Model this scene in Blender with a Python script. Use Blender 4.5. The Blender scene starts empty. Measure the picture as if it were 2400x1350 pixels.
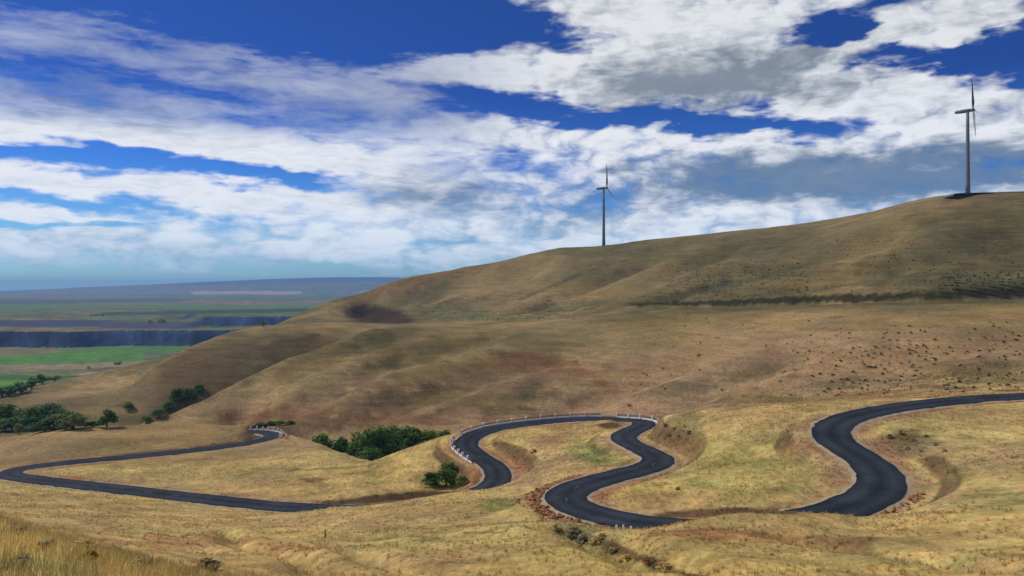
import bpy, bmesh, math, random
import numpy as np
from mathutils import Vector, Matrix

random.seed(7)
RNG = np.random.default_rng(11)
scene = bpy.context.scene
COL = scene.collection
R = math.radians

# ------------------------------------------------------------------ camera
F = 1867.0                      # focal length in pixels of the 2400 px wide photograph
CU, CV = 1200.0, 675.0
K = 0.7256                      # distances below were surveyed with a longer lens
cam = bpy.data.cameras.new('camera')
cam.lens = 36.0 * F / 2400.0
cam.sensor_width = 36.0
cam.clip_start = 0.1
cam.clip_end = 120000
camo = bpy.data.objects.new('camera', cam)
camo.rotation_euler = (R(90), 0, 0)
COL.objects.link(camo)
scene.camera = camo
scene.view_settings.view_transform = 'Standard'
scene.view_settings.look = 'None'
scene.view_settings.exposure = 0.0
scene.view_settings.gamma = 1.0
scene.view_settings.use_curve_mapping = False

# ------------------------------------------------------------------ sun
SUN_AZ, SUN_EL = R(-66), R(40)
sd = Vector((math.sin(SUN_AZ) * math.cos(SUN_EL), math.cos(SUN_AZ) * math.cos(SUN_EL), math.sin(SUN_EL)))
sun = bpy.data.lights.new('sun', 'SUN')
sun.energy = 3.45
sun.angle = R(0.6)
sun.color = (1.0, 0.93, 0.82)
suno = bpy.data.objects.new('sun', sun)
suno.rotation_euler = sd.to_track_quat('Z', 'Y').to_euler()
suno.location = (-200, 150, 400)
COL.objects.link(suno)

# ------------------------------------------------------------------ world: clear sky plus broken cloud
world = bpy.data.worlds.new('World')
scene.world = world
world.use_nodes = True
wt = world.node_tree
wt.nodes.clear()


class NT:
    """small helper to write node trees"""
    def __init__(self, t): self.t = t
    def n(self, typ, **kw):
        nd = self.t.nodes.new(typ)
        for k, v in kw.items():
            setattr(nd, k, v)
        return nd
    def put(self, sock, v):
        if v is None: return
        if isinstance(v, bpy.types.NodeSocket): self.t.links.new(v, sock)
        else: sock.default_value = v
    def math(self, op, a, b=None, c=None, clamp=False):
        nd = self.n('ShaderNodeMath', operation=op, use_clamp=clamp)
        self.put(nd.inputs[0], a); self.put(nd.inputs[1], b); self.put(nd.inputs[2], c)
        return nd.outputs[0]
    def vmath(self, op, a, b=None, c=None):
        nd = self.n('ShaderNodeVectorMath', operation=op)
        self.put(nd.inputs[0], a); self.put(nd.inputs[1], b); self.put(nd.inputs[2], c)
        return nd.outputs['Value'] if op in ('LENGTH', 'DOT_PRODUCT') else nd.outputs[0]
    def scale(self, a, s):
        nd = self.n('ShaderNodeVectorMath', operation='SCALE')
        self.put(nd.inputs[0], a); self.put(nd.inputs['Scale'], s)
        return nd.outputs[0]
    def noise(self, vec, scale, detail=4, rough=0.5, dist=0.0, color=False, lac=2.0):
        nd = self.n('ShaderNodeTexNoise')
        self.put(nd.inputs['Vector'], vec)
        nd.inputs['Scale'].default_value = scale
        nd.inputs['Detail'].default_value = detail
        nd.inputs['Roughness'].default_value = rough
        nd.inputs['Lacunarity'].default_value = lac
        nd.inputs['Distortion'].default_value = dist
        return nd.outputs['Color'] if color else nd.outputs['Fac']
    def mrange(self, v, a, b, c=0.0, d=1.0, smooth=False):
        nd = self.n('ShaderNodeMapRange')
        if smooth: nd.interpolation_type = 'SMOOTHSTEP'
        self.put(nd.inputs[0], v)
        for i, x in zip((1, 2, 3, 4), (a, b, c, d)): self.put(nd.inputs[i], x)
        return nd.outputs[0]
    def mix(self, fac, a, b, mode='MIX'):
        nd = self.n('ShaderNodeMix', data_type='RGBA', blend_type=mode)
        self.put(nd.inputs[0], fac)
        for s, v in ((nd.inputs[6], a), (nd.inputs[7], b)):
            if isinstance(v, (tuple, list)) and len(v) == 3: v = (*v, 1)
            self.put(s, v)
        return nd.outputs[2]
    def ramp(self, fac, stops):
        nd = self.n('ShaderNodeValToRGB')
        cr = nd.color_ramp
        while len(cr.elements) < len(stops): cr.elements.new(0.5)
        for e, (p, c) in zip(cr.elements, stops):
            e.position = p
            e.color = (*c, 1) if len(c) == 3 else c
        self.put(nd.inputs[0], fac)
        return nd.outputs[0]
    def comb(self, x, y, z):
        nd = self.n('ShaderNodeCombineXYZ')
        self.put(nd.inputs[0], x); self.put(nd.inputs[1], y); self.put(nd.inputs[2], z)
        return nd.outputs[0]
    def sep(self, v):
        nd = self.n('ShaderNodeSeparateXYZ'); self.put(nd.inputs[0], v)
        return nd.outputs


def lin(r, g, b):
    f = lambda c: (c / 255 / 12.92) if c <= 10 else ((c / 255 + 0.055) / 1.055) ** 2.4
    return (f(r), f(g), f(b))


def sky_pt(u, v):
    """bearing and elevation (degrees) of a point of the sky"""
    a = math.atan((u - CU) / F)
    e = math.atan((CV - v) / F * math.cos(a))
    return math.degrees(a), math.degrees(e)


# cloud banks: bearing/elevation given by where they stand over the hills; (u, v, half width, half height, tilt, weight)
BANKS = [
    # broad pale lower sky
    (900, 520, 900, 150, 2, .34), (1500, 470, 700, 190, 0, .22), (2150, 520, 480, 120, 0, .30),
    # left long bands
    (150, 318, 560, 60, -3, 1.15), (600, 352, 420, 50, -7, 1.05), (820, 388, 110, 40, -15, .45),
    (150, 432, 520, 60, -1, 1.15), (560, 450, 330, 40, -5, .75), (110, 506, 340, 32, 0, .85),
    (190, 556, 300, 26, 2, .6), (60, 600, 400, 40, 0, .12),
    # middle soft white
    (960, 345, 300, 62, 4, .50), (1000, 440, 220, 70, 0, .34), (900, 525, 420, 46, 0, .22),
    # wispy veil
    (560, 225, 520, 100, 4, .40), (900, 215, 420, 90, -4, .34), (220, 120, 460, 80, 0, .34), (130, 240, 420, 70, -3, .40),
    (1150, 290, 320, 60, -6, .26), (60, 20, 500, 40, 0, .10),
    # big cumulus to the right
    (1020, 158, 210, 36, -8, .60), (1320, 180, 340, 66, -6, .95), (1650, 100, 460, 200, -6, .95),
    (1420, 40, 260, 60, -14, .70), (1950, 200, 430, 90, -8, .70), (2240, 60, 330, 82, 4, .90),
    (2280, 245, 380, 80, -3, .60), (2330, 135, 110, 20, 0, .35),
    # right lower banks
    (1370, 325, 260, 46, -3, .40), (1900, 335, 500, 52, -3, .55), (1450, 410, 220, 60, -3, .30),
    (2050, 410, 560, 74, -3, .60), (1700, 500, 420, 60, 2, .38), (2350, 330, 300, 60, 0, .30),
    # clear holes
    (150, 10, 520, 36, 0, -.30), (620, 20, 420, 60, 0, -.3), (330, 185, 420, 34, -4, -.3),
    (1090, 70, 330, 80, 2, -.95), (800, 60, 420, 90, 4, -.55), (1920, 66, 130, 34, 12, -1.15), (1985, 82, 80, 30, -20, -.9), (2230, 138, 330, 34, -7, -1.35), (2080, 120, 110, 20, 14, -.6),
    (2420, 100, 130, 40, -10, -.9), (2420, 178, 120, 28, 6, -.6),
    (1150, 235, 220, 44, -7, -.85), (1560, 268, 420, 40, -6, -.95), (1840, 292, 240, 26, -5, -.5),
    (300, 378, 600, 38, -2, -1.45), (190, 478, 420, 26, 0, -1.0), (120, 534, 320, 20, 0, -.85), (250, 190, 420, 40, -3, -.34),
    (1380, 480, 130, 70, -10, -.34), (1100, 560, 90, 26, 0, -.3), (700, 395, 240, 24, -5, -.45),
    (400, 590, 800, 44, 0, .34), (1000, 595, 500, 40, 0, .34), (250, 548, 300, 22, 2, .30), (1280, 545, 260, 60, 0, .22),
    (200, 655, 900, 30, 0, -.12),
]
# undersides and thick grey cloud: (u, v, half width, half height, tilt, weight)
GREY = [
    (1700, 178, 340, 95, 3, 1.15), (1500, 190, 280, 70, -4, .6), (1880, 190, 240, 60, -6, .4), (2200, 30, 420, 60, 3, .30),
    (1740, 408, 310, 66, 5, 1.7), (2150, 412, 480, 72, 4, 1.9), (2380, 400, 200, 70, 0, .6), (1390, 475, 210, 90, 0, .9), (1060, 455, 150, 70, 0, 1.1),
    (930, 460, 90, 40, 10, .35), (150, 240, 400, 60, -2, .6), (60, 200, 260, 40, 0, .4), (300, 600, 700, 70, 0, .5),
    (1250, 10, 800, 40, 0, .25), (2330, 240, 260, 60, -4, .35), (1100, 560, 80, 26, 0, .6), (600, 240, 560, 100, 3, .45), (1000, 240, 320, 80, -3, .35), (220, 120, 420, 80, 0, .55), (820, 470, 200, 40, 0, .3), (1250, 540, 260, 60, 0, .35),
]

W = NT(wt)
tc = W.n('ShaderNodeTexCoord')
dirv = W.vmath('NORMALIZE', tc.outputs['Generated'])
dx, dy, dz = W.sep(dirv)
az = W.math('MULTIPLY', W.math('ARCTAN2', dx, dy), 180 / math.pi)
el = W.math('MULTIPLY', W.math('ARCSINE', dz), 180 / math.pi)
# cloud sheet coordinates: flattened towards the horizon as a high layer is
elp = W.math('MAXIMUM', dz, 0.0)
inv = W.math('DIVIDE', 1.0, W.math('ADD', elp, 0.085))
sheet = W.comb(W.math('MULTIPLY', dx, inv), W.math('MULTIPLY', dy, inv), 0.0)
aniso = W.comb(W.math('MULTIPLY', dx, 1.0), W.math('MULTIPLY', dy, 1.0), W.math('MULTIPLY', dz, 3.4))
warp = W.vmath('SUBTRACT', W.noise(aniso, 11, 4, .5, color=True), (0.5, 0.5, 0.5))
warp2 = W.vmath('SUBTRACT', W.noise(aniso, 42, 3, .5, color=True), (0.5, 0.5, 0.5))
P0 = W.comb(az, el, 0.0)
P = W.vmath('ADD', W.vmath('MULTIPLY_ADD', warp, (9.0, 3.0, 0), P0), W.vmath('MULTIPLY', warp2, (1.7, .9, 0)))


def field(lst, start):
    acc = start
    for (u, v, hw, hh, tilt, w) in lst:
        a, e = sky_pt(u, v)
        mp = W.n('ShaderNodeMapping', vector_type='TEXTURE')
        W.put(mp.inputs['Vector'], P)
        mp.inputs['Location'].default_value = (a, e, 0)
        mp.inputs['Rotation'].default_value = (0, 0, R(tilt))
        ca = math.cos(R(a))
        mp.inputs['Scale'].default_value = (math.degrees(hw / F) * ca * ca * 1.25, math.degrees(hh / F) * ca * 1.25, 1)
        g = W.n('ShaderNodeTexGradient', gradient_type='QUADRATIC_SPHERE')
        W.put(g.inputs[0], mp.outputs[0])
        acc = W.math('MULTIPLY_ADD', W.math('SQRT', g.outputs['Fac']), w, acc)
    return acc


# streaky high cloud and bulging low cloud
round_ = W.comb(dx, dy, W.math('MULTIPLY', dz, 1.7))
n1 = W.noise(W.vmath('ADD', aniso, W.scale(warp, 0.06)), 14, 8, .55)
n2 = W.noise(W.vmath('MULTIPLY', W.vmath('ADD', aniso, W.scale(warp, 0.09)), (1, 1, 1.6)), 36, 6, .55)
pv_ = W.vmath('ADD', round_, W.scale(warp, 0.045))


def billow(vec):
    a = W.math('ABSOLUTE', W.math('SUBTRACT', W.noise(vec, 15, 5, .52), .5))
    return W.math('MULTIPLY', a, 2.0)


pf = billow(pv_)
pfu = billow(W.vmath('ADD', pv_, (-.007, 0, .02)))
relief = W.math('SUBTRACT', pf, pfu)
nbig = W.noise(aniso, 5.5, 3, .5)
# bulging cloud stands to the right and low over the horizon, streaks lie to the left
puffy = W.math('MAXIMUM', W.mrange(az, -9, 4, .15, 1, True), W.mrange(el, 6.5, 4.0, 0, .8, True))
cov = field(BANKS, 0.04)
cov = W.math('ADD', cov, W.math('MULTIPLY', W.math('SUBTRACT', n1, .5), 1.25))
cov = W.math('ADD', cov, W.math('MULTIPLY', W.math('SUBTRACT', n2, .5), W.mrange(puffy, 0, 1, .95, .45)))
cov = W.math('ADD', cov, W.math('MULTIPLY', W.math('MULTIPLY', W.math('SUBTRACT', pf, .15), 1.15), puffy))
cov = W.math('ADD', cov, W.math('MULTIPLY', W.math('SUBTRACT', nbig, .5), .4))
# beyond the part of the sky seen here the same broken cloud goes on
out_fade = W.mrange(W.math('ABSOLUTE', az), 38, 50, 0, .22, True)
up_fade = W.mrange(el, 21, 32, 0, .22, True)
cov = W.math('ADD', cov, W.math('MAXIMUM', out_fade, up_fade))
cloud = W.mrange(cov, W.mrange(puffy, 0, 1, -.14, -.09), W.mrange(puffy, 0, 1, .85, .64), 0, 1, True)
thick = W.mrange(cov, .25, 1.25, 0, 1, True)

grey = field(GREY, -.10)
grey = W.math('ADD', grey, W.math('MULTIPLY', W.math('SUBTRACT', n2, .5), 1.1))
grey = W.math('ADD', grey, W.math('MULTIPLY', W.math('SUBTRACT', n1, .5), -.8))
grey = W.math('ADD', grey, W.math('MULTIPLY', W.math('MULTIPLY', relief, puffy), -1.5))
grey = W.mrange(grey, -.30, 1.25, 0, 1, True)

sky = W.n('ShaderNodeTexSky', sky_type='NISHITA')
sky.sun_disc = False
sky.sun_elevation = SUN_EL
sky.sun_rotation = SUN_AZ % (2 * math.pi)
sky.altitude = 400
sky.air_density = 1.0
sky.dust_density = 0.4
sky.ozone_density = 3.0
# polarised deep blue high up, paler cyan towards the horizon
tint = W.ramp(W.mrange(el, 0, 20), [(0, (.46, .76, 1.0)), (.14, (.30, .60, .92)), (.42, (.12, .34, .82)), (.68, (.075, .20, .58)), (1, (.085, .21, .55))])
blue = W.mix(1.0, sky.outputs[0], tint, 'MULTIPLY')
white = W.ramp(W.mrange(el, 0, 16), [(0, (4.6, 6.3, 7.8)), (.16, (7.0, 7.8, 8.8)), (.35, (8.0, 8.2, 8.8)), (1, (7.2, 7.4, 7.6))])
greyc = W.ramp(W.mrange(el, 0, 16), [(0, (1.7, 3.4, 5.3)), (.18, (2.0, 3.5, 5.4)), (.4, (1.05, 1.85, 3.2)), (.75, (1.7, 2.1, 2.7)), (1, (1.7, 2.1, 2.6))])
ccol = W.mix(grey, white, greyc)
ccol = W.mix(W.math('MULTIPLY', thick, .10), ccol, (6.0, 6.0, 5.9))
thin = W.math('MULTIPLY', W.math('SUBTRACT', 1.0, puffy), W.mrange(el, 9.6, 11.4, 0, .50, True))
final = W.mix(W.math('MULTIPLY', cloud, W.math('SUBTRACT', .96, thin)), blue, ccol)
bg = W.n('ShaderNodeBackground')
W.put(bg.inputs[0], final)
bg.inputs[1].default_value = 0.115
wo = W.n('ShaderNodeOutputWorld')
wt.links.new(bg.outputs[0], wo.inputs[0])
world.cycles.sampling_method = 'MANUAL'
world.cycles.sample_map_resolution = 256

# ------------------------------------------------------------------ numpy helpers
def ppos(u, v, d):
    d = d * K
    return ((u - CU) / F * d, d, -(v - CV) / F * d)


def hash2(ix, iy, seed):
    h = (ix.astype(np.int64) * 374761393 + iy.astype(np.int64) * 668265263 + seed * 1442695041) & 0x7fffffff
    h = ((h ^ (h >> 13)) * 1274126177) & 0x7fffffff
    return ((h ^ (h >> 16)) & 0xffff) / 65535.0


def vnoise(x, y, seed=0):
    ix = np.floor(x); iy = np.floor(y)
    fx = x - ix; fy = y - iy
    fx = fx * fx * fx * (fx * (fx * 6 - 15) + 10); fy = fy * fy * fy * (fy * (fy * 6 - 15) + 10)
    a = hash2(ix, iy, seed); b = hash2(ix + 1, iy, seed)
    c = hash2(ix, iy + 1, seed); d = hash2(ix + 1, iy + 1, seed)
    return (a + (b - a) * fx) * (1 - fy) + (c + (d - c) * fx) * fy - 0.5


def fbm(x, y, oct=4, gain=.5, seed=0):
    s = 0; a = 1.0
    for o in range(oct):
        s = s + a * vnoise(x + 17.3 * o, y - 9.1 * o, seed + o)
        x = x * 2.03 * .8 + y * 2.03 * .6; y_ = y
        y = y * 1.62 - x * .6
        a *= gain
    return s


def smooth(e0, e1, x):
    t = np.clip((x - e0) / (e1 - e0), 0, 1)
    return t * t * (3 - 2 * t)


# ------------------------------------------------------------------ the road: centre line (u, v, height below the eye)
ROAD_PX = [
    (2600, 912, -24.6), (2480, 921, -26.0), (2400, 928, -27.0), (2300, 933, -27.6), (2200, 942, -28.2), (2100, 955, -28.8), (2020, 970, -29.3), (1965, 990, -29.8),
    (1948, 1012, -30.2), (1962, 1036, -30.6), (2005, 1063, -31.0), (2045, 1092, -31.5), (2066, 1125, -32.0), (2052, 1155, -32.5),
    (2000, 1182, -33.0), (1930, 1205, -33.6), (1830, 1222, -34.3), (1730, 1232, -35.0), (1640, 1234, -35.6), (1560, 1230, -36.2),
    (1480, 1221, -36.8), (1400, 1204, -37.3), (1345, 1185, -37.8), (1325, 1165, -38.3), (1345, 1145, -38.8), (1395, 1127, -39.3),
    (1465, 1109, -40.0), (1525, 1092, -40.8), (1542, 1074, -41.5), (1510, 1055, -42.2), (1472, 1036, -43.0), (1462, 1022, -43.7),
    (1485, 1007, -44.4), (1508, 996, -45.1), (1500, 987, -45.9), (1450, 983, -46.7), (1400, 981, -47.4), (1340, 983, -48.1),
    (1250, 991, -49.2), (1160, 1004, -50.3), (1108, 1022, -51.2), (1092, 1043, -51.9), (1115, 1065, -52.6), (1153, 1090, -53.3),
    (1168, 1115, -54.0), (1150, 1140, -54.7), (1090, 1163, -55.5), (1000, 1181, -56.4), (900, 1191, -57.2), (800, 1193, -58.0),
    (650, 1186, -59.0), (500, 1171, -60.0), (350, 1154, -61.0), (200, 1137, -62.0), (80, 1123, -62.9), (22, 1112, -63.4),
    (45, 1099, -63.9), (120, 1088, -64.4), (250, 1075, -65.2), (400, 1061, -66.2), (520, 1047, -67.2), (600, 1034, -68.0),
    (637, 1022, -68.6), (625, 1014, -69.2), (580, 1011, -70.2), (500, 1013, -72.0), (380, 1022, -75.0), (250, 1036, -79.0),
]
ctrl = []
for (u, v, z) in ROAD_PX:
    d = -z * F / (v - CV)
    ctrl.append(((u - CU) / F * d, d, z))
ctrl = np.array(ctrl)


def catmull(P, step):
    out = []
    n = len(P)
    for i in range(n - 1):
        p0 = P[max(i - 1, 0)]; p1 = P[i]; p2 = P[i + 1]; p3 = P[min(i + 2, n - 1)]
        # centripetal
        def tj(ti, a, b): return ti + max(np.linalg.norm(b - a), 1e-6) ** 0.5
        t0 = 0; t1 = tj(t0, p0, p1); t2 = tj(t1, p1, p2); t3 = tj(t2, p2, p3)
        m = max(2, int(np.linalg.norm(p2 - p1) / step))
        for t in np.linspace(t1, t2, m, endpoint=False):
            A1 = (t1 - t) / (t1 - t0) * p0 + (t - t0) / (t1 - t0) * p1
            A2 = (t2 - t) / (t2 - t1) * p1 + (t - t1) / (t2 - t1) * p2
            A3 = (t3 - t) / (t3 - t2) * p2 + (t - t2) / (t3 - t2) * p3
            B1 = (t2 - t) / (t2 - t0) * A1 + (t - t0) / (t2 - t0) * A2
            B2 = (t3 - t) / (t3 - t1) * A2 + (t - t1) / (t3 - t1) * A3
            out.append((t2 - t) / (t2 - t1) * B1 + (t - t1) / (t2 - t1) * B2)
    out.append(P[-1])
    return np.array(out)


RC = catmull(ctrl, 0.7)
for _ in range(6):       # ease the kinks
    RC[1:-1] = RC[1:-1] * .5 + (RC[:-2] + RC[2:]) * .25
# resample evenly
seg = np.linalg.norm(np.diff(RC, axis=0), axis=1)
L = np.concatenate([[0], np.cumsum(seg)])
S = np.arange(0, L[-1], 1.0)
RC = np.stack([np.interp(S, L, RC[:, i]) for i in range(3)], 1)
RT = np.gradient(RC[:, :2], axis=0)
RT /= np.linalg.norm(RT, axis=1)[:, None]
RN = np.stack([-RT[:, 1], RT[:, 0]], 1)
HALF = 3.85
BANK = 0.05                                        # cross fall of the carriageway

# ------------------------------------------------------------------ the land: surveyed points (u, v, distance)
CT = []
def line(*pts): CT.extend(pts)

# ridge of the upper hill and the fall behind it
RIDGE = [(560, 790, 1750), (640, 757, 1720), (700, 729, 1700), (800, 697, 1690), (930, 657, 1680), (1060, 631, 1650), (1200, 604, 1610), (1300, 579, 1570), (1415, 568, 1536),
         (1600, 549, 1440), (1800, 528, 1330), (2000, 504, 1200), (2100, 481, 1130), (2200, 460, 1080), (2290, 453, 1045), (2400, 450, 1010), (2600, 440, 960)]
for (u, v, d) in RIDGE:
    CT.append((u, v, d))
    CT.append((u, v + 4, d * .93)); CT.append((u, v + 6, d * 1.07))
    CT.append((u, v + 60, d * 1.3))
    CT.append((u, max(v + 120, 720), d * 1.7))
# slope of the upper hill
line((2400, 560, 830), (2200, 570, 850), (2000, 590, 930), (1800, 610, 1000), (1600, 630, 1120), (1400, 650, 1240), (1200, 675, 1330), (1000, 708, 1420), (850, 735, 1500),
     (2400, 640, 720), (2200, 650, 740), (2000, 665, 790), (1800, 680, 860), (1600, 695, 960), (1400, 705, 1080), (1200, 728, 1180), (1000, 745, 1260), (800, 745, 1380), (700, 750, 1400))
# draw between the two hills (hidden in part)
line((2600, 700, 640), (2400, 702, 650), (2200, 708, 670), (2000, 718, 700), (1800, 726, 760), (1600, 724, 850), (1450, 722, 960), (1300, 736, 1060), (1150, 748, 1120), (1000, 757, 1160), (850, 756, 1200))
# crest of the middle hill
line((2600, 690, 560), (2400, 700, 580), (2200, 705, 600), (2000, 712, 630), (1800, 721, 680), (1600, 719, 750), (1480, 718, 830), (1400, 729, 860), (1200, 748, 940), (1000, 764, 1000), (850, 764, 1030), (700, 763, 1000), (620, 766, 970))
# face of the middle hill
line((2400, 800, 430), (2200, 800, 450), (2000, 805, 470), (1800, 815, 520), (1600, 820, 580), (1400, 820, 650), (1200, 825, 700), (1000, 830, 720), (880, 780, 900), (800, 800, 760),
     (2400, 880, 345), (2200, 890, 370), (2000, 905, 400), (1800, 905, 440), (1600, 905, 470), (1400, 910, 530), (1200, 915, 560), (1000, 920, 580), (860, 900, 610),
     (1930, 945, 375), (1700, 958, 405), (1600, 970, 425), (1500, 968, 455), (1400, 972, 480), (1250, 975, 500), (1100, 985, 510), (950, 1000, 510), (800, 1000, 540), (700, 985, 570))
# the nose of the middle hill running down to the left, its near face and the hidden hollow behind it
for (u, v, d) in ((930, 768, 850), (870, 778, 820), (790, 801, 775), (715, 830, 745), (640, 861, 720), (580, 890, 704), (530, 916, 690), (490, 936, 680), (450, 956, 670), (415, 972, 662), (380, 988, 655)):
    line((u, v, d), (u + 12, v + 26, d * .94))
    if u < 900: line((u, v + 26, d * 1.07))
line((320, 1010, 650))
# the spur on the left: side towards the hollow, crest, and the fall behind
line((760, 778, 930), (700, 797, 880), (640, 828, 850), (560, 870, 815), (500, 902, 790), (440, 937, 765), (380, 970, 745), (330, 990, 735))
for (u, v, d) in ((620, 766, 970), (570, 775, 950), (520, 787, 930), (475, 802, 908), (440, 818, 888), (405, 838, 866), (370, 862, 846), (335, 890, 822), (295, 922, 798), (260, 952, 776), (225, 980, 755)):
    line((u, v, d), (u - 6, v + 24, d * 1.08))
# pink lower spur further left
line((420, 833, 1230), (300, 857, 1160), (150, 897, 1050), (60, 926, 950), (0, 941, 900), (-150, 975, 860), (150, 950, 880), (300, 900, 980), (100, 985, 790), (0, 990, 780))
# valley behind the meadow, left
line((0, 1005, 720), (100, 1003, 700), (250, 1005, 690), (400, 1010, 660), (550, 1015, 620), (0, 1035, 640), (-200, 1040, 640), (150, 1028, 640))
# behind the pink spur: down to the plain
line((0, 925, 1350), (140, 893, 1500), (300, 868, 1700), (420, 850, 1800), (520, 835, 1900), (620, 830, 1950), (-200, 925, 1350))
# meadow by the left hairpin
line((0, 1032, 500), (100, 1016, 510), (200, 1006, 515), (350, 1000, 518), (480, 1000, 520), (560, 1001, 525), (660, 1021, 515), (760, 1050, 455), (820, 1068, 425), (870, 1084, 398), (960, 1051, 388), (1050, 1018, 385),
     (300, 1110, 370), (500, 1100, 385), (700, 1110, 365), (800, 1130, 345), (900, 1130, 335), (1000, 1110, 332), (700, 1160, 315), (860, 1150, 310), (600, 1070, 430), (200, 1050, 440), (-150, 1080, 420), (-300, 1100, 420))
# the wooded gully behind it
line((870, 1100, 425), (870, 1100, 445), (800, 1085, 460), (950, 1075, 445), (740, 1060, 500), (1020, 1050, 440), (700, 1040, 540), (900, 1055, 480))
line((1040, 1135, 325), (1030, 1090, 345))
# middle ground between the loops
line((1330, 1050, 320), (1300, 1100, 270), (1250, 1140, 245), (1420, 1085, 275), (1380, 1020, 350), (1250, 1030, 350), (1425, 984, 372), (1330, 1000, 385), (1260, 1180, 215), (1230, 1160, 235),
     (1750, 1080, 225), (1750, 1150, 188), (1750, 1000, 262), (1700, 957, 300), (1600, 963, 325), (1560, 990, 320), (1840, 950, 290), (1930, 948, 282), (1850, 1060, 222), (1880, 1150, 180), (1640, 1060, 250), (1600, 1130, 210),
     (1480, 1170, 195), (1450, 1190, 185), (1650, 1190, 178), (1800, 1190, 172), (2100, 1020, 220), (2250, 1000, 222), (2100, 1070, 203), (2200, 1080, 190), (2160, 1140, 178), (2300, 960, 252), (2400, 955, 250))
# slope right of the S bend
line((2250, 1050, 196), (2400, 1010, 212), (2400, 1080, 172), (2400, 1150, 146), (2400, 1200, 124), (2400, 1250, 104), (2200, 1180, 150), (2200, 1250, 112), (2130, 1195, 152), (2000, 1240, 130), (2600, 1000, 210), (2600, 1200, 120))
# the brow in the foreground that hides parts of the road
line((2040, 1219, 138), (1980, 1212, 138), (1900, 1209, 138), (1820, 1210, 138), (1730, 1216, 138), (1640, 1224, 139), (1560, 1235, 142), (1480, 1247, 142), (1400, 1245, 146), (1300, 1226, 158), (1250, 1190, 190),
     (1200, 1165, 232), (1150, 1156, 246), (1110, 1152, 252), (1050, 1158, 254), (1000, 1165, 256), (950, 1172, 256), (900, 1179, 256), (850, 1186, 258), (800, 1193, 260), (740, 1201, 262), (650, 1206, 265), (500, 1196, 275), (300, 1172, 290), (100, 1150, 315), (0, 1140, 320), (-150, 1140, 320))
# foreground slope
line((1200, 1220, 180), (1200, 1250, 138), (1200, 1300, 100), (1200, 1350, 75), (950, 1230, 190), (950, 1280, 130), (950, 1350, 84), (700, 1240, 190), (700, 1290, 120), (700, 1350, 75), (400, 1250, 180), (450, 1300, 118), (560, 1350, 62),
     (250, 1230, 180), (1500, 1280, 115), (1500, 1350, 74), (1800, 1260, 118), (1800, 1300, 95), (1800, 1350, 72), (2100, 1290, 98), (2100, 1350, 70), (2400, 1300, 82), (2400, 1350, 64), (100, 1190, 230), (0, 1170, 260))
# knoll with tall grass close by on the left
line((-200, 1210, 22), (0, 1240, 21), (60, 1252, 22), (120, 1272, 23), (200, 1298, 25), (290, 1330, 28), (370, 1366, 32), (0, 1350, 11), (200, 1352, 13), (-200, 1350, 10), (0, 1200, 40), (120, 1245, 42), (300, 1300, 50), (0, 1230, 70), (200, 1270, 70), (-200, 1220, 50), (0, 1230, 110), (0, 1210, 170))
for u in (600, 900, 1200, 1600, 2000, 2400, 2700):
    line((u, 1420, 14), (u, 1400, 28), (u, 1380, 45), (u, 1520, 7))
line((-400, 1420, 7), (0, 1480, 6), (200, 1450, 8))
# the plain: fields, basalt cliffs, upper benches, far ridges
for u in (-500, -300, -150, -60, 0, 60, 120, 180, 250, 310, 380, 430, 470, 510, 550, 590, 630, 670, 800):
    if u < 560: line((u, 870, 1720), (u, 840, 2040))
    line((u, 815, 2400), (u, 764, 2800))
    line((u, 735, 3700), (u, 716, 5600), (u, 700, 9500), (u, 690, 15000))
for (u, v) in ((-600, 684), (-300, 683), (0, 682), (200, 673), (400, 665), (600, 656), (750, 651), (900, 650), (1100, 655), (1500, 660), (2000, 660), (2600, 665)):
    line((u, v, 21000), (u, min(v + 12, 690), 18500), (u, v + 8, 27000), (u, 676, 36000))
for u in (1100, 1500, 2000, 2500): line((u, 700, 4000), (u, 692, 9000))

pts = [ppos(*p) for p in CT]
for i in range(0, len(RC), 9): pts.append(tuple(RC[i]))
pts = np.array(pts)
# anchors all round and under the eye
extra = []
for a in (-75, -120, -165, 165, 120, 75):
    for r, e in ((3, -.62), (10, -.22), (40, -.12), (150, -.09), (500, -.07), (1500, -.06), (6000, -.018), (26000, -.002)):
        extra.append((math.sin(R(a)) * r, math.cos(R(a)) * r, e * r))
for a in (-42, -20, 0, 20, 42):
    for r, e in ((1.0, -1.75), (2.0, -.92), (3.2, -.64)):
        extra.append((math.sin(R(a)) * r, math.cos(R(a)) * r, e * r))
pts = np.vstack([pts, np.array(extra)])
pr = np.hypot(pts[:, 0], pts[:, 1])
pth = np.arctan2(pts[:, 0], pts[:, 1])
pq = pts[:, 2] / pr
key = np.round(np.stack([pth, np.log(pr)], 1) / 0.004)
_, idx = np.unique(key, axis=0, return_index=True)
pr, pth, pq = pr[idx], pth[idx], pq[idx]
PX = np.stack([pth * 1.6, np.log(pr)], 1)
C0 = 0.02
def kern(a, b):
    d2 = (a[:, None, 0] - b[None, :, 0]) ** 2 + (a[:, None, 1] - b[None, :, 1]) ** 2
    return np.sqrt(d2 + C0 * C0)
A = kern(PX, PX)
m = len(PX)
M = np.zeros((m + 1, m + 1)); M[:m, :m] = A - np.eye(m) * 0.0006; M[m, :m] = 1; M[:m, m] = 1
wts = np.linalg.solve(M, np.concatenate([pq, [0]]))

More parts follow.
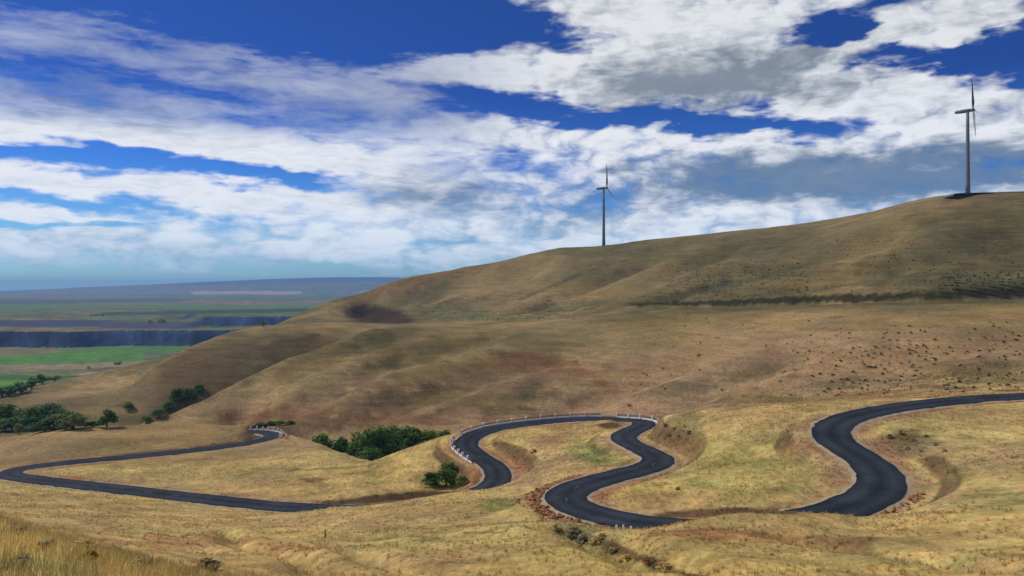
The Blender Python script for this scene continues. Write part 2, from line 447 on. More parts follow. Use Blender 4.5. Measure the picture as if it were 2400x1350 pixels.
def rows(spec):
    out = []
    for a, b, q in spec:
        n = max(2, int(math.log(b / a) / q))
        out.extend(np.exp(np.linspace(math.log(a), math.log(b), n, endpoint=False)))
    out.append(spec[-1][1])
    return np.array(out)
RR = rows([(0.6, 9, .05), (9, 80, .011), (80, 330, .0045), (330, 1000, .006), (1000, 2600, .0085), (2600, 26000, .022)])
TH = np.concatenate([np.arange(-180, -60, 6.0), np.arange(-60, -35, 1.0), np.arange(-35, 35, .088), np.arange(35, 60, 1.0), np.arange(60, 180, 6.0)]) * math.pi / 180
NR, NC = len(RR), len(TH)
# evaluate coarsely, then interpolate
cr = np.exp(np.linspace(math.log(.6), math.log(26000), 330))
ct = np.concatenate([np.arange(-180, -60, 6.0), np.arange(-60, -35, 1.5), np.arange(-35, 35, .28), np.arange(35, 60, 1.5), np.arange(60, 180.1, 6.0)]) * math.pi / 180
gt, gr = np.meshgrid(ct * 1.6, np.log(cr))
G = np.stack([gt.ravel(), gr.ravel()], 1)
Q = np.empty(len(G))
for i in range(0, len(G), 4000):
    Q[i:i + 4000] = kern(G[i:i + 4000], PX) @ wts[:m] + wts[m]
Q = Q.reshape(len(cr), len(ct))

def bil(lr, th):
    fi = np.interp(lr, np.log(cr), np.arange(len(cr))); fj = np.interp(th, ct, np.arange(len(ct)))
    i0 = np.clip(fi.astype(int), 0, len(cr) - 2); j0 = np.clip(fj.astype(int), 0, len(ct) - 2)
    a = fi - i0; b = fj - j0
    return (Q[i0, j0] * (1 - a) * (1 - b) + Q[i0 + 1, j0] * a * (1 - b) + Q[i0, j0 + 1] * (1 - a) * b + Q[i0 + 1, j0 + 1] * a * b)

TT, RRg = np.meshgrid(TH, RR)
X = RRg * np.sin(TT); Y = RRg * np.cos(TT)
Z = bil(np.log(RRg).ravel(), TT.ravel()).reshape(NR, NC) * RRg


UU0 = CU + F * np.tan(np.clip(TT, -1.4, 1.4))


def enforce(pts_, sig, only_up=False):
    """carry the land exactly through a crest line (u, v, distance)"""
    us = np.array([p[0] for p in pts_]); o_ = np.argsort(us); us = us[o_]
    vs = np.array([p[1] for p in pts_])[o_]; ds = np.array([p[2] for p in pts_])[o_] * K
    for j in np.nonzero((UU0[0] >= us[0] - 60) & (UU0[0] <= us[-1] + 60) & (np.abs(TH) < R(50)))[0]:
        u = UU0[0, j]; v = np.interp(u, us, vs); d = np.interp(u, us, ds)
        fade = float(smooth(-60, 0, u - us[0]) * smooth(60, 0, u - us[-1]))
        r = d / math.cos(TH[j])
        dz = -(v - CV) / F * d - np.interp(r, RR, Z[:, j])
        if only_up: dz = max(dz, 0)
        Z[:, j] += fade * dz * np.exp(-((np.log(RR) - math.log(r)) / sig) ** 2)


def seg_dist(px, py, poly):
    """distance and parameter to a polyline given in the plan"""
    best = np.full(px.shape, 1e9)
    for (ax, ay), (bx, by) in zip(poly[:-1], poly[1:]):
        vx, vy = bx - ax, by - ay
        t = np.clip(((px - ax) * vx + (py - ay) * vy) / (vx * vx + vy * vy + 1e-9), 0, 1)
        best = np.minimum(best, np.hypot(px - ax - t * vx, py - ay - t * vy))
    return best


def col_of(u):
    return int(np.argmin(np.abs(TH - math.atan((u - CU) / F))))


def hit(u, v):
    """the first point of the land seen in the direction (u, v)"""
    th = math.atan((u - CU) / F)
    j = int(np.argmin(np.abs(TH - th)))
    e = -(v - CV) / F * math.cos(th)
    q = Z[:, j] / RR
    k0 = int(np.searchsorted(RR, 5.0))
    ok = np.nonzero(q[k0:] >= e)[0]
    i = k0 + (int(ok[0]) if len(ok) else int(np.argmax(q[k0:])))
    return np.array((RR[i] * math.sin(th), RR[i] * math.cos(th), Z[i, j]))


def ground(x, y):
    r = np.hypot(x, y); th = np.arctan2(x, y)
    fi = np.interp(r, RR, np.arange(NR)); fj = np.interp(th, TH, np.arange(NC))
    i0 = np.clip(np.asarray(fi).astype(int), 0, NR - 2); j0 = np.clip(np.asarray(fj).astype(int), 0, NC - 2)
    a = fi - i0; b = fj - j0
    return (Z[i0, j0] * (1 - a) * (1 - b) + Z[i0 + 1, j0] * a * (1 - b) + Z[i0, j0 + 1] * (1 - a) * b + Z[i0 + 1, j0 + 1] * a * b)


NOSE = [(930, 768, 850), (870, 778, 820), (790, 801, 775), (715, 830, 745), (640, 861, 720), (580, 890, 704), (530, 916, 690), (490, 936, 680), (450, 956, 670), (415, 972, 662), (380, 988, 655)]
enforce([(u, v + 66, d * 1.085) for u, v, d in NOSE[2:]], .04)
enforce(NOSE, .03)
SPUR = [(620, 766, 970), (570, 775, 950), (520, 787, 930), (475, 802, 908), (440, 818, 888), (405, 838, 866), (370, 862, 846), (335, 890, 822), (295, 922, 798), (260, 952, 776)]
enforce([(u, v + 30, d * 1.12) for u, v, d in SPUR[:7]], .05)
enforce(SPUR, .04)
MEADOW = [(-100, 1044, 500), (0, 1032, 505), (100, 1016, 510), (200, 1006, 513), (350, 1000, 515), (480, 1000, 518), (560, 1002, 522)]
enforce([(u, v + 26, d * 1.09) for u, v, d in MEADOW[:-1]], .04)
enforce(MEADOW, .03)
BENCH = [(1560, 974, 324), (1600, 965, 318), (1700, 956, 302), (1840, 950, 290), (1910, 948, 284)]
enforce([(u, v + 22, d * 1.1) for u, v, d in BENCH], .045)
enforce(BENCH, .028)
GULLY = [(665, 1023, 505), (720, 1038, 478), (780, 1056, 448), (830, 1071, 420), (870, 1083, 398), (910, 1070, 392), (960, 1052, 388), (1010, 1034, 386), (1045, 1021, 386)]
enforce([(u, v + 30, d * 1.09) for u, v, d in GULLY[1:-1]], .04)
enforce(GULLY, .022)
# brows in front of the road
enforce([(2010, 1224, 135), (1970, 1215, 135), (1900, 1209, 135), (1820, 1200, 135), (1730, 1203, 136), (1640, 1213, 137), (1590, 1224, 138), (1560, 1234, 138)], .055, True)
enforce([(1140, 1156, 250), (1100, 1152, 252), (1050, 1157, 254), (1000, 1164, 255), (950, 1171, 255), (900, 1178, 256), (850, 1185, 257), (810, 1191, 258)], .05, True)
# draws and rills cut into the hillsides: (points, depth, width)
CARVE = [
    ([(1500, 708), (1700, 708), (1950, 700), (2200, 692), (2420, 682)], 5.0, 11),
    ([(1510, 618), (1400, 660), (1310, 692), (1235, 725)], 10.0, 15),
    ([(2060, 560), (1860, 606), (1720, 640), (1580, 688)], 9.0, 20),
    ([(1240, 640), (1110, 668), (970, 702), (870, 722)], 7.0, 20),
    ([(2400, 560), (2230, 585), (2080, 625), (1900, 660)], 7.0, 20),
    ([(1700, 590), (1560, 640), (1480, 680)], 6.5, 18),
    ([(2330, 500), (2180, 530), (2060, 562)], 3.0, 24),
    ([(1290, 835), (1120, 880), (960, 930), (850, 985)], 7.0, 18),
    ([(1100, 800), (960, 840), (800, 905), (660, 975)], 6.0, 18),
    ([(1840, 850), (1700, 890), (1600, 940)], 4.5, 13),
    ([(1600, 860), (1450, 900), (1330, 950)], 5.0, 14),
    ([(2330, 800), (2150, 850), (2000, 905)], 2.6, 16),
    ([(900, 800), (740, 855), (600, 930)], 4.5, 15),
    ([(1330, 1250), (1420, 1275), (1520, 1310), (1640, 1350)], 2.3, 3.0),
    ([(1260, 1235), (1150, 1246), (980, 1252), (860, 1262)], .8, 2.6),
    ([(520, 1250), (620, 1290), (720, 1330), (760, 1350)], 1.2, 1.6),
    ([(200, 1262), (290, 1290), (380, 1318), (450, 1345)], 1.0, 1.3),
    ([(800, 1290), (880, 1320), (1000, 1345)], 1.1, 1.8),
    ([(1850, 1262), (2020, 1282), (2200, 1310), (2330, 1345)], 1.4, 2.0),
]
RILLS = []
for pl, dep, wid in CARVE:
    w3 = [hit(*p)[:2] for p in pl]
    xs = [p[0] for p in w3]; ys = [p[1] for p in w3]
    msk = (X > min(xs) - 4 * wid) & (X < max(xs) + 4 * wid) & (Y > min(ys) - 4 * wid) & (Y < max(ys) + 4 * wid)
    dd = seg_dist(X[msk] + 3 * fbm(X[msk] / 18, Y[msk] / 18, 2, .5, 5), Y[msk], w3)
    if wid < 4: RILLS.append((msk, dd, wid))
    Z[msk] -= dep * np.exp(-(dd / wid) ** 2) - dep * .22 * np.exp(-((dd - 2.2 * wid) / wid) ** 2)

# dark rock cut on the flank of the upper hill: a scooped face
def scoop(u, v, du, dep, asp=1.0):
    c = hit(u, v)
    wid = du / F * math.hypot(c[0], c[1])
    dd = np.hypot((X - c[0]), (Y - c[1]) * asp)
    Z[...] -= dep * smooth(wid, wid * .6, dd)

# the plain with its basalt steps
wob = 1 + .05 * fbm(X / 220, Y / 500, 5, .6, 61)
rp = np.where(np.abs(TT) < R(50), Y, RRg) * wob
zp = np.interp(rp, [900, 1807, 1826, 1950, 2685, 4063, 6893, 10884], [-131, -131, -97.5, -96, -86, -89, -92, -87])
zp = zp + 21 * smooth(1962, 1978, rp) * smooth(425, 485, UU0 + 40 * fbm(X / 80, Y / 80, 2, .5, 63)) * smooth(2750, 2300, rp)
zp = zp + 1.2 * fbm(X / 60, Y / 60, 3, .5, 62)
wp = smooth(R(-9.5), R(-12), TT) * smooth(1190, 1310, RRg) * smooth(10500, 8000, RRg)
Z[...] = Z * (1 - wp) + zp * wp

# natural unevenness
near = smooth(3, 40, RRg)
nse = (fbm(X / 260, Y / 260, 3, .5, 1) * 7.0 * smooth(330, 800, RRg) * smooth(3000, 1700, RRg)
       + fbm(X / 60, Y / 60, 3, .5, 2) * 2.2 * smooth(230, 420, RRg) * smooth(2200, 1200, RRg)
       + fbm(X / 22, Y / 22, 3, .5, 3) * 0.75 * smooth(20, 120, RRg) * smooth(2200, 900, RRg)
       + fbm(X / 5.5, Y / 5.5, 3, .5, 4) * 0.30 * near * smooth(900, 400, RRg)
       + fbm(X / 1.3, Y / 1.3, 2, .5, 6) * 0.10 * smooth(150, 60, RRg))
# sheep-terracette ripple on the steep brown face
rd0 = np.full(Z.shape, 99.0); rdz = np.zeros(Z.shape); rdn = np.zeros(Z.shape)
msk = (np.abs(TT) < R(42)) & (RRg > 90) & (RRg < 460)
mi = np.nonzero(msk)
mx, my = X[mi], Y[mi]
bd = np.full(mx.shape, 99.0); bi = np.zeros(mx.shape, int)
# coarse buckets keep this quick
CELL = 16.0
cellx = np.floor(mx / CELL).astype(int); celly = np.floor(my / CELL).astype(int)
ck = cellx * 100000 + celly
order = np.argsort(ck, kind='stable')
sck = ck[order]
starts = np.concatenate([[0], np.nonzero(np.diff(sck))[0] + 1, [len(sck)]])
for s, e in zip(starts[:-1], starts[1:]):
    ids = order[s:e]
    cx = (cellx[ids[0]] + .5) * CELL; cy = (celly[ids[0]] + .5) * CELL
    cand = np.nonzero((np.abs(RC[:, 0] - cx) < CELL * .5 + 26) & (np.abs(RC[:, 1] - cy) < CELL * .5 + 26))[0]
    if len(cand) == 0: continue
    d2 = (mx[ids][:, None] - RC[cand, 0][None]) ** 2 + (my[ids][:, None] - RC[cand, 1][None]) ** 2
    k = np.argmin(d2, 1)
    bd[ids] = np.sqrt(d2[np.arange(len(ids)), k]); bi[ids] = cand[k]
rd0[mi] = bd
off = (mx - RC[bi, 0]) * RN[bi, 0] + (my - RC[bi, 1]) * RN[bi, 1]
roadz = RC[bi, 2] + BANK * RN[bi, 1] * np.clip(off, -HALF - 1.5, HALF + 1.5)
nse *= smooth(HALF + 1, HALF + 14, rd0)
Z += nse
zz = Z[mi]
w = smooth(HALF + 8.0, HALF + 1.8, bd)
zz = zz * (1 - w) + (roadz - .22) * w
Z[mi] = zz

# ------------------------------------------------------------------ colour of the ground (grass kinds, bare earth, fields, some painted shade and haze)
UU = CU + F * np.tan(np.clip(TT, -1.4, 1.4)); VV = CV - F * Z / np.maximum(Y, .1)
front = np.abs(TT) < R(50)
col = np.zeros((NR, NC, 3))
straw = np.array((.415, .292, .128)); yellow = np.array((.375, .290, .105)); olive = np.array((.150, .120, .046)); brown = np.array((.292, .190, .108))
rust = np.array((.240, .120, .058)); earth = np.array((.085, .052, .028)); sage = np.array((.120, .125, .062)); green = np.array((.215, .235, .075)); gully = np.array((.062, .056, .026))
nA = fbm(X / 40, Y / 40, 4, .55, 21); nB = fbm(X / 11, Y / 11, 4, .55, 22); nC = fbm(X / 120, Y / 120, 4, .55, 23); nD = fbm(X / 3.2, Y / 3.2, 3, .6, 24)
def blend(c, wgt): col[...] = col * (1 - wgt[..., None]) + c * wgt[..., None]
col[...] = straw
blend(yellow, np.clip(.35 + 1.3 * nA + .6 * nB, 0, 1) * .8)
mid = smooth(290, 330, RRg)          # hill faces: browner grass, cloud shade over them put into the colour
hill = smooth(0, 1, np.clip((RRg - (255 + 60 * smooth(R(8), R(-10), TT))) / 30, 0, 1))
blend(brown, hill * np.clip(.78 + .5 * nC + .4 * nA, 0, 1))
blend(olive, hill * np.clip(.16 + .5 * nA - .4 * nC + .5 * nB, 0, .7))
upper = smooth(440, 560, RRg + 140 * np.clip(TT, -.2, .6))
blend(np.array((.118, .104, .045)), upper * .75 * np.clip(.8 + nC, 0, 1))  # olive grass of the upper hill, cloud shade painted into its tone
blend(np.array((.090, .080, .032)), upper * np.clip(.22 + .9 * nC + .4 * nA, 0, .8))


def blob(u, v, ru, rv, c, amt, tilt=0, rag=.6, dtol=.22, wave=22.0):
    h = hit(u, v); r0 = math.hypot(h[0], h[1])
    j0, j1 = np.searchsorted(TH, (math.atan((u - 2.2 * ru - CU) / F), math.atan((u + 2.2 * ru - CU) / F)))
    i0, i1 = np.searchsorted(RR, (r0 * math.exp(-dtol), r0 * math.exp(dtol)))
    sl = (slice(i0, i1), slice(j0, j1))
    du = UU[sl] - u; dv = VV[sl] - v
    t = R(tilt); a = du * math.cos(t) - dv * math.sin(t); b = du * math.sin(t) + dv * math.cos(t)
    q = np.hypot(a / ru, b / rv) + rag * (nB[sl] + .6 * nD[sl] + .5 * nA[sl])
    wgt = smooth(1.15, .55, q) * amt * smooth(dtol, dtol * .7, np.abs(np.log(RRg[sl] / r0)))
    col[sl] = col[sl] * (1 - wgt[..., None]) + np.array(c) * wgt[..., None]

# grass patches, bare ground and painted hollow shade, by place
for b_ in [
    (1690, 1080, 170, 90, yellow * .92, .8), (1740, 1000, 160, 40, straw * .9, .5), (1640, 1130, 90, 30, green, .55), (1780, 1120, 150, 60, (.36, .30, .10), .7), (1700, 1040, 160, 50, (.37, .305, .105), .6), (1370, 1055, 70, 28, green, .75), (1420, 1075, 60, 22, green * .8, .6),
    (1290, 1060, 70, 50, brown, .55), (1250, 1110, 70, 40, brown * 1.1, .5), (1190, 1185, 80, 18, green, .6), (1420, 1150, 60, 26, yellow, .5), (1600, 1000, 60, 40, sage, .55), (1575, 1015, 36, 20, brown * .8, .6),
    (2080, 1192, 46, 10, rust * 1.2, .8, 14), (2130, 1040, 80, 45, sage * 1.1, .6), (2100, 1030, 50, 22, rust * .7, .5), (2190, 1060, 80, 30, brown, .5), (2300, 1120, 120, 40, (.23, .2, .06), .5), (2300, 1080, 90, 30, brown, .5), (2340, 1160, 90, 60, straw, .5), (2330, 1180, 60, 40, green, .35),
    (1960, 1120, 30, 30, rust, .5), (1550, 1135, 30, 18, rust * 1.1, .6), (1400, 1300, 120, 40, sage, .35), (1560, 1332, 90, 20, earth * 1.0, .9, -24), (1460, 1292, 80, 15, earth * 1.1, .9, -20), (1370, 1262, 60, 14, sage * .7, .8, -14), (1620, 1348, 70, 16, earth, .8, -20), (950, 1262, 110, 8, olive, .5), (1130, 1248, 140, 6, earth * 1.5, .5), (1330, 1240, 90, 18, sage * .9, .5),
    (640, 1275, 140, 14, rust * 1.25, .5, -10), (420, 1265, 90, 20, rust * 1.2, .45), (1000, 1310, 160, 24, brown * 1.25, .45), (1800, 1260, 200, 12, rust * 1.3, .55, -3), (2050, 1310, 240, 12, sage * 1.1, .5, -5), (1650, 1250, 160, 10, rust * 1.25, .5), (420, 1225, 80, 18, yellow, .5), (250, 1085, 130, 16, yellow, .6),
    (740, 1125, 40, 8, earth * 1.4, .7), (760, 1098, 110, 5, olive * .8, .6, 3), (860, 1110, 90, 6, olive, .5), (880, 1120, 60, 14, green * 1.05, .4), (480, 1045, 200, 12, straw, .4),
    (250, 1020, 220, 10, straw, .4), (930, 1100, 60, 40, yellow * .9, .5), (1110, 1100, 30, 30, rust, .6),
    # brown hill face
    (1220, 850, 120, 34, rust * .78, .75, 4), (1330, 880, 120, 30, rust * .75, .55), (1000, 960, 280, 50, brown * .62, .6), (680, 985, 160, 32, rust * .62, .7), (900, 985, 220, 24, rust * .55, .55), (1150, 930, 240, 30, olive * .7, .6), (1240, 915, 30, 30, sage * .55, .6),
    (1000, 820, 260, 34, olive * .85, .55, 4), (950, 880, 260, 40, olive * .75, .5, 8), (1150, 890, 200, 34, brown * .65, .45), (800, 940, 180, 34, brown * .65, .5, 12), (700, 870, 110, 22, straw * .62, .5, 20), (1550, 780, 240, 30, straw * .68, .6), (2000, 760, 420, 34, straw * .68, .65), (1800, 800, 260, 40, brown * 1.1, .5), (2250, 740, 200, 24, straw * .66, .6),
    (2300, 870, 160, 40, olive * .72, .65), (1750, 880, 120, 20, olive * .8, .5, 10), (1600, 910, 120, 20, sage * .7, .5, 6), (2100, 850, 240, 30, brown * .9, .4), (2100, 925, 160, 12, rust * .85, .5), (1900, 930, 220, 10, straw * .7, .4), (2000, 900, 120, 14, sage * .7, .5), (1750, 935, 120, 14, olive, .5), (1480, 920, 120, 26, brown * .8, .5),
    # left spur, and the hollow darkened to paint in its shade
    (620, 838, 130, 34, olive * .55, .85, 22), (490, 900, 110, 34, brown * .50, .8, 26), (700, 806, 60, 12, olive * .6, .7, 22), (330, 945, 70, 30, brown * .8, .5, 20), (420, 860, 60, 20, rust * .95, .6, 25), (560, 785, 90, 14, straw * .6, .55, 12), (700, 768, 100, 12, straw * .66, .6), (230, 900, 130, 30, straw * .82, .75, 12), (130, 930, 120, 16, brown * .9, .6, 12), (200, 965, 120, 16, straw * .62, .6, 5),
    # upper hill
    (1060, 735, 110, 16, sage * .9, .7), (1150, 747, 130, 7, green * .55, .6), (1330, 720, 130, 12, sage * .75, .7, 8), (1650, 680, 150, 12, sage * .62, .8, 12), (1820, 640, 140, 10, sage * .55, .6, 14), (1900, 660, 160, 16, straw * .55, .5, 4),
    (1370, 588, 90, 10, green * .62, .5), (1130, 630, 120, 8, rust * .75, .5, 12), (950, 670, 140, 14, rust * .8, .5, 16), (2200, 480, 140, 12, brown * .75, .5, 6), (2300, 520, 160, 24, olive * .8, .5), (1350, 650, 160, 5, gully * 1.2, .55, 21), (2200, 620, 200, 30, olive * .75, .5), (2250, 660, 200, 20, sage * .62, .6),
    
    ]:
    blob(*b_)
# earth showing in the cut banks beside the road
gy, gx = np.gradient(Z)
dr_ = np.gradient(RR)[:, None]; dth = (np.gradient(TH)[None, :] * RRg)
slope = np.hypot(gy / dr_, gx / dth)
cut = smooth(.34, .62, slope) * smooth(16, 8, rd0) * (RRg < 420)
blend(earth * 1.15, np.clip(cut * (1.0 + nB), 0, 1) * .85)
# trodden tan and rust verge
blend(np.array((.34, .215, .125)), np.clip(smooth(HALF + 5.5, HALF + 1.5, rd0 + 3.5 * nB + 2 * nD) * (.75 + 1.2 * nA), 0, .85))
blend(rust * 1.25, np.clip(smooth(HALF + 6.5, HALF + 2, rd0 + 3 * nB) * (3.0 * nA - .1), 0, .7))

# the hollow between nose and spur: olive brown grass with its shade painted in
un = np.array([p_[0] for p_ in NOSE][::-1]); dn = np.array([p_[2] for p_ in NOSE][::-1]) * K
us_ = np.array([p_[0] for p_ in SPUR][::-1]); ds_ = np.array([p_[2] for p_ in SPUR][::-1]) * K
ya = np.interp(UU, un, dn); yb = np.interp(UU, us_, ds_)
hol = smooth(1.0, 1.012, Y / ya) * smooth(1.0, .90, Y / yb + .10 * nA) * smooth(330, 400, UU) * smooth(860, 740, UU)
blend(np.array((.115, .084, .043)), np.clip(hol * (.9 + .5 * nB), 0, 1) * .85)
for msk_, dd_, wid_ in RILLS:
    w_ = np.exp(-(dd_ / (wid_ * .75)) ** 2) * np.clip(.7 + 1.2 * nB[msk_], 0, 1)
    col[msk_] = col[msk_] * (1 - .7 * w_[:, None]) + olive * .8 * .7 * w_[:, None]
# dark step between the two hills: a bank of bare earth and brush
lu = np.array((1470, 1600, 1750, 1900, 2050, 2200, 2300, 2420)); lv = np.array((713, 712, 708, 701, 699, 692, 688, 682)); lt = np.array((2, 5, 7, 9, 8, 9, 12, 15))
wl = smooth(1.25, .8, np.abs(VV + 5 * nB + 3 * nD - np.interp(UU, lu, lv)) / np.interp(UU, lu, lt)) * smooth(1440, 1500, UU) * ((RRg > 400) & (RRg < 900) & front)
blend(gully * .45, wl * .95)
# dark earth banks above the road
for b_ in [(880, 738, 78, 26, earth * .6, 1.0, -4), (870, 735, 60, 20, earth * .5, 1.0, -4), (930, 750, 48, 11, earth * .7, 1.0), (890, 1170, 170, 13, earth * .95, .95, 5), (1000, 1158, 80, 7, earth, .8, 3), (1660, 1204, 190, 13, earth * 1.1, .95, 2), (1820, 1197, 70, 9, earth * 1.2, .8), (520, 1043, 90, 7, earth * .9, .9, 8), (330, 1062, 150, 5, earth, .8, 5), (590, 1030, 30, 7, earth * .8, .9, 12), (1430, 997, 26, 8, earth * .9, .9), (1130, 1120, 22, 22, rust * .9, .7), (2390, 915, 80, 4, earth * 1.2, .7)]:
    blob(*b_, rag=.12 if b_[1] < 760 else .35)

# the plain
pl_ = smooth(900, 1000, RRg + 500 * np.clip(TT + R(14), -1, 0) * 0) * (np.abs(TT) < R(60)) * smooth(R(-8), R(-10), TT)
plain = ((RRg > 980) & (TT < R(-13)) & (Z < -78)) | (RRg > 1700)
fieldn = fbm(UU / 300, np.log(RRg) * 9, 3, .5, 40)
pc = np.where(fieldn[..., None] > .02, np.array((.120, .115, .062)), np.array((.105, .125, .060)))
pc = np.where(fieldn[..., None] > .16, np.array((.20, .15, .09)), pc)
pc = pc * (1 + .7 * fbm(X / 90, Y / 40, 3, .5, 41)[..., None])
col[plain] = pc[plain]
def fieldband(v0, v1, u0, u1, c, slant=0.0, soft=4):
    jit = 6 if v0 > 760 else 1.5
    vv = VV - slant * (UU - u0)
    w_ = smooth(v0 - soft, v0, vv + jit * nC) * smooth(v1 + soft, v1, vv + jit * nC) * smooth(u0 - 12, u0, UU) * smooth(u1 + 12, u1, UU) * plain * (RRg < 22000)
    blend(np.array(c), w_)
fieldband(812, 828, -600, 700, (.19, .15, .085))
fieldband(824, 841, 20, 700, (.075, .175, .045), -.04, 5)
fieldband(836, 872, -600, 130, (.17, .15, .075), -.05)
fieldband(841, 870, -100, 330, (.085, .20, .040), -.05, 5)
fieldband(876, 884, -600, 420, (.24, .19, .12), -.03)
fieldband(884, 925, -600, 260, (.050, .13, .025))
fieldband(893, 899, -600, 120, (.11, .22, .04))
fieldband(678, 683, 290, 420, (.40, .24, .18), 0, 1.5)
fieldband(676, 692, 70, 800, (.16, .11, .08), -.03, 3)
fieldband(683, 689, 455, 700, (.42, .28, .20), 0, 1.5)
fieldband(715, 722, -100, 800, (.10, .16, .06), 0, 3)
fieldband(733, 739, 240, 720, (.035, .075, .045), -.02, 2)
fieldband(706, 712, -200, 420, (.07, .10, .08), -.01, 3)
fieldband(650, 668, 420, 1100, (.05, .07, .09), -.02, 3)
fieldband(752, 763, -300, 260, (.050, .055, .10), 0, 4)
fieldband(757, 768, 240, 460, (.060, .065, .10), 0, 4)
# basalt cliffs: dark rock where the ground stands up, haze and shade painted in
rock = plain & (RRg > 1600) & (RRg < 2900) & (TT < R(-13)) & (gy / dr_ > .16)
col[rock] = np.array((.032, .050, .120)) * np.clip(1 + 1.0 * nC[rock] + 1.0 * nA[rock], .5, 1.7)[:, None]
col[...] *= (1 + .35 * nB + .28 * nD * smooth(500, 200, RRg))[..., None]
col = np.clip(col, .004, .8)


# ------------------------------------------------------------------ materials
def new_mat(name):
    mt = bpy.data.materials.new(name); mt.use_nodes = True
    mt.node_tree.nodes.clear()
    n = NT(mt.node_tree)
    o = n.n('ShaderNodeOutputMaterial'); b = n.n('ShaderNodeBsdfPrincipled')
    n.t.links.new(b.outputs[0], o.inputs[0])
    b.inputs['Roughness'].default_value = .9
    b.inputs['Specular IOR Level'].default_value = .15
    return mt, n, b


def plain_mat(name, c, rough=.8, var=.2, scale=3.0, spec=.2, metal=0.0):
    mt, n, b = new_mat(name)
    t = n.n('ShaderNodeTexCoord').outputs['Object']
    f = n.noise(t, scale, 5, .6)
    f2 = n.mrange(f, .25, .75, 1 - var, 1 + var)
    n.put(b.inputs['Base Color'], n.mix(1.0, (*c, 1), n.comb(f2, f2, f2), 'MULTIPLY'))
    b.inputs['Roughness'].default_value = rough
    b.inputs['Specular IOR Level'].default_value = spec
    b.inputs['Metallic'].default_value = metal
    return mt


# land
mt_land, n, b = new_mat('grassland')
at = n.n('ShaderNodeAttribute', attribute_name='tint')
pos = n.n('ShaderNodeNewGeometry').outputs['Position']
fine = n.noise(pos, 2.6, 4, .65)
tuft = n.noise(n.vmath('MULTIPLY', pos, (1, .55, 1)), .85, 5, .68)
patch = n.noise(pos, .09, 5, .6)
huge = n.noise(pos, .018, 4, .6)
f = n.math('MULTIPLY', n.mrange(fine, .25, .75, .74, 1.26), n.mrange(tuft, .28, .72, .62, 1.38))
f = n.math('MULTIPLY', f, n.mrange(patch, .3, .7, .90, 1.10))
c1 = n.mix(1.0, at.outputs['Color'], n.comb(f, f, f), 'MULTIPLY')
warm = n.mix(n.mrange(huge, .38, .62, 0, 1, True), (1.04, 1.0, .93, 1), (.98, 1.0, 1.02, 1))
warm2 = n.mix(n.mrange(n.noise(pos, .33, 4, .6), .38, .64, 0, 1, True), (1.06, .97, .92, 1), (.95, 1.03, .97, 1))
c1 = n.mix(1.0, n.mix(1.0, c1, warm, 'MULTIPLY'), warm2, 'MULTIPLY')
streak = n.noise(n.vmath('MULTIPLY', pos, (.03, .03, .55)), 1.0, 5, .72)
st = n.mrange(streak, .3, .7, .72, 1.28)
c1 = n.mix(1.0, c1, n.comb(st, st, n.math('MULTIPLY_ADD', st, .8, .2)), 'MULTIPLY')
n.put(b.inputs['Base Color'], c1)
b.inputs['Roughness'].default_value = 1.0
b.inputs['Specular IOR Level'].default_value = .05
bm_ = n.n('ShaderNodeBump')
bm_.inputs['Strength'].default_value = .7
bm_.inputs['Distance'].default_value = .5
n.put(bm_.inputs['Height'], n.math('ADD', tuft, n.math('MULTIPLY', fine, .35)))
n.put(b.inputs['Normal'], bm_.outputs[0])


def np_mesh(name, co, faces_q=None, faces_t=None, attrs=None, smooth_=True):
    me = bpy.data.meshes.new(name)
    co = np.asarray(co, np.float32)
    me.vertices.add(len(co)); me.vertices.foreach_set('co', co.ravel())
    fl = []; tot = []
    if faces_q is not None and len(faces_q): fl.append(np.asarray(faces_q, np.int32).ravel()); tot.append(np.full(len(faces_q), 4, np.int32))
    if faces_t is not None and len(faces_t): fl.append(np.asarray(faces_t, np.int32).ravel()); tot.append(np.full(len(faces_t), 3, np.int32))
    if fl:
        fl = np.concatenate(fl); tot = np.concatenate(tot)
        me.loops.add(len(fl)); me.loops.foreach_set('vertex_index', fl)
        me.polygons.add(len(tot))
        st = np.concatenate([[0], np.cumsum(tot)[:-1]]).astype(np.int32)
        me.polygons.foreach_set('loop_start', st); me.polygons.foreach_set('loop_total', tot)
        me.polygons.foreach_set('use_smooth', np.full(len(tot), smooth_, bool))
    for k_, (typ, dat) in (attrs or {}).items():
        a_ = me.attributes.new(k_, typ, 'POINT')
        dat = np.asarray(dat, np.float32)
        if typ == 'FLOAT_COLOR': a_.data.foreach_set('color', dat.ravel())
        elif typ == 'FLOAT_VECTOR': a_.data.foreach_set('vector', dat.ravel())
        else: a_.data.foreach_set('value', dat.ravel())
    me.update(calc_edges=True)
    me.validate()
    return me


def link(name, me, mat=None, parent=None, loc=None):
    o = bpy.data.objects.new(name, me)
    if mat is not None and me is not None and not me.materials: me.materials.append(mat)
    COL.objects.link(o)
    if parent is not None: o.parent = parent
    if loc is not None: o.location = loc
    return o


def tag(o, label=None, cat=None, group=None, kind=None):
    if label: o['label'] = label
    if cat: o['category'] = cat
    if group: o['group'] = group
    if kind: o['kind'] = kind
    return o


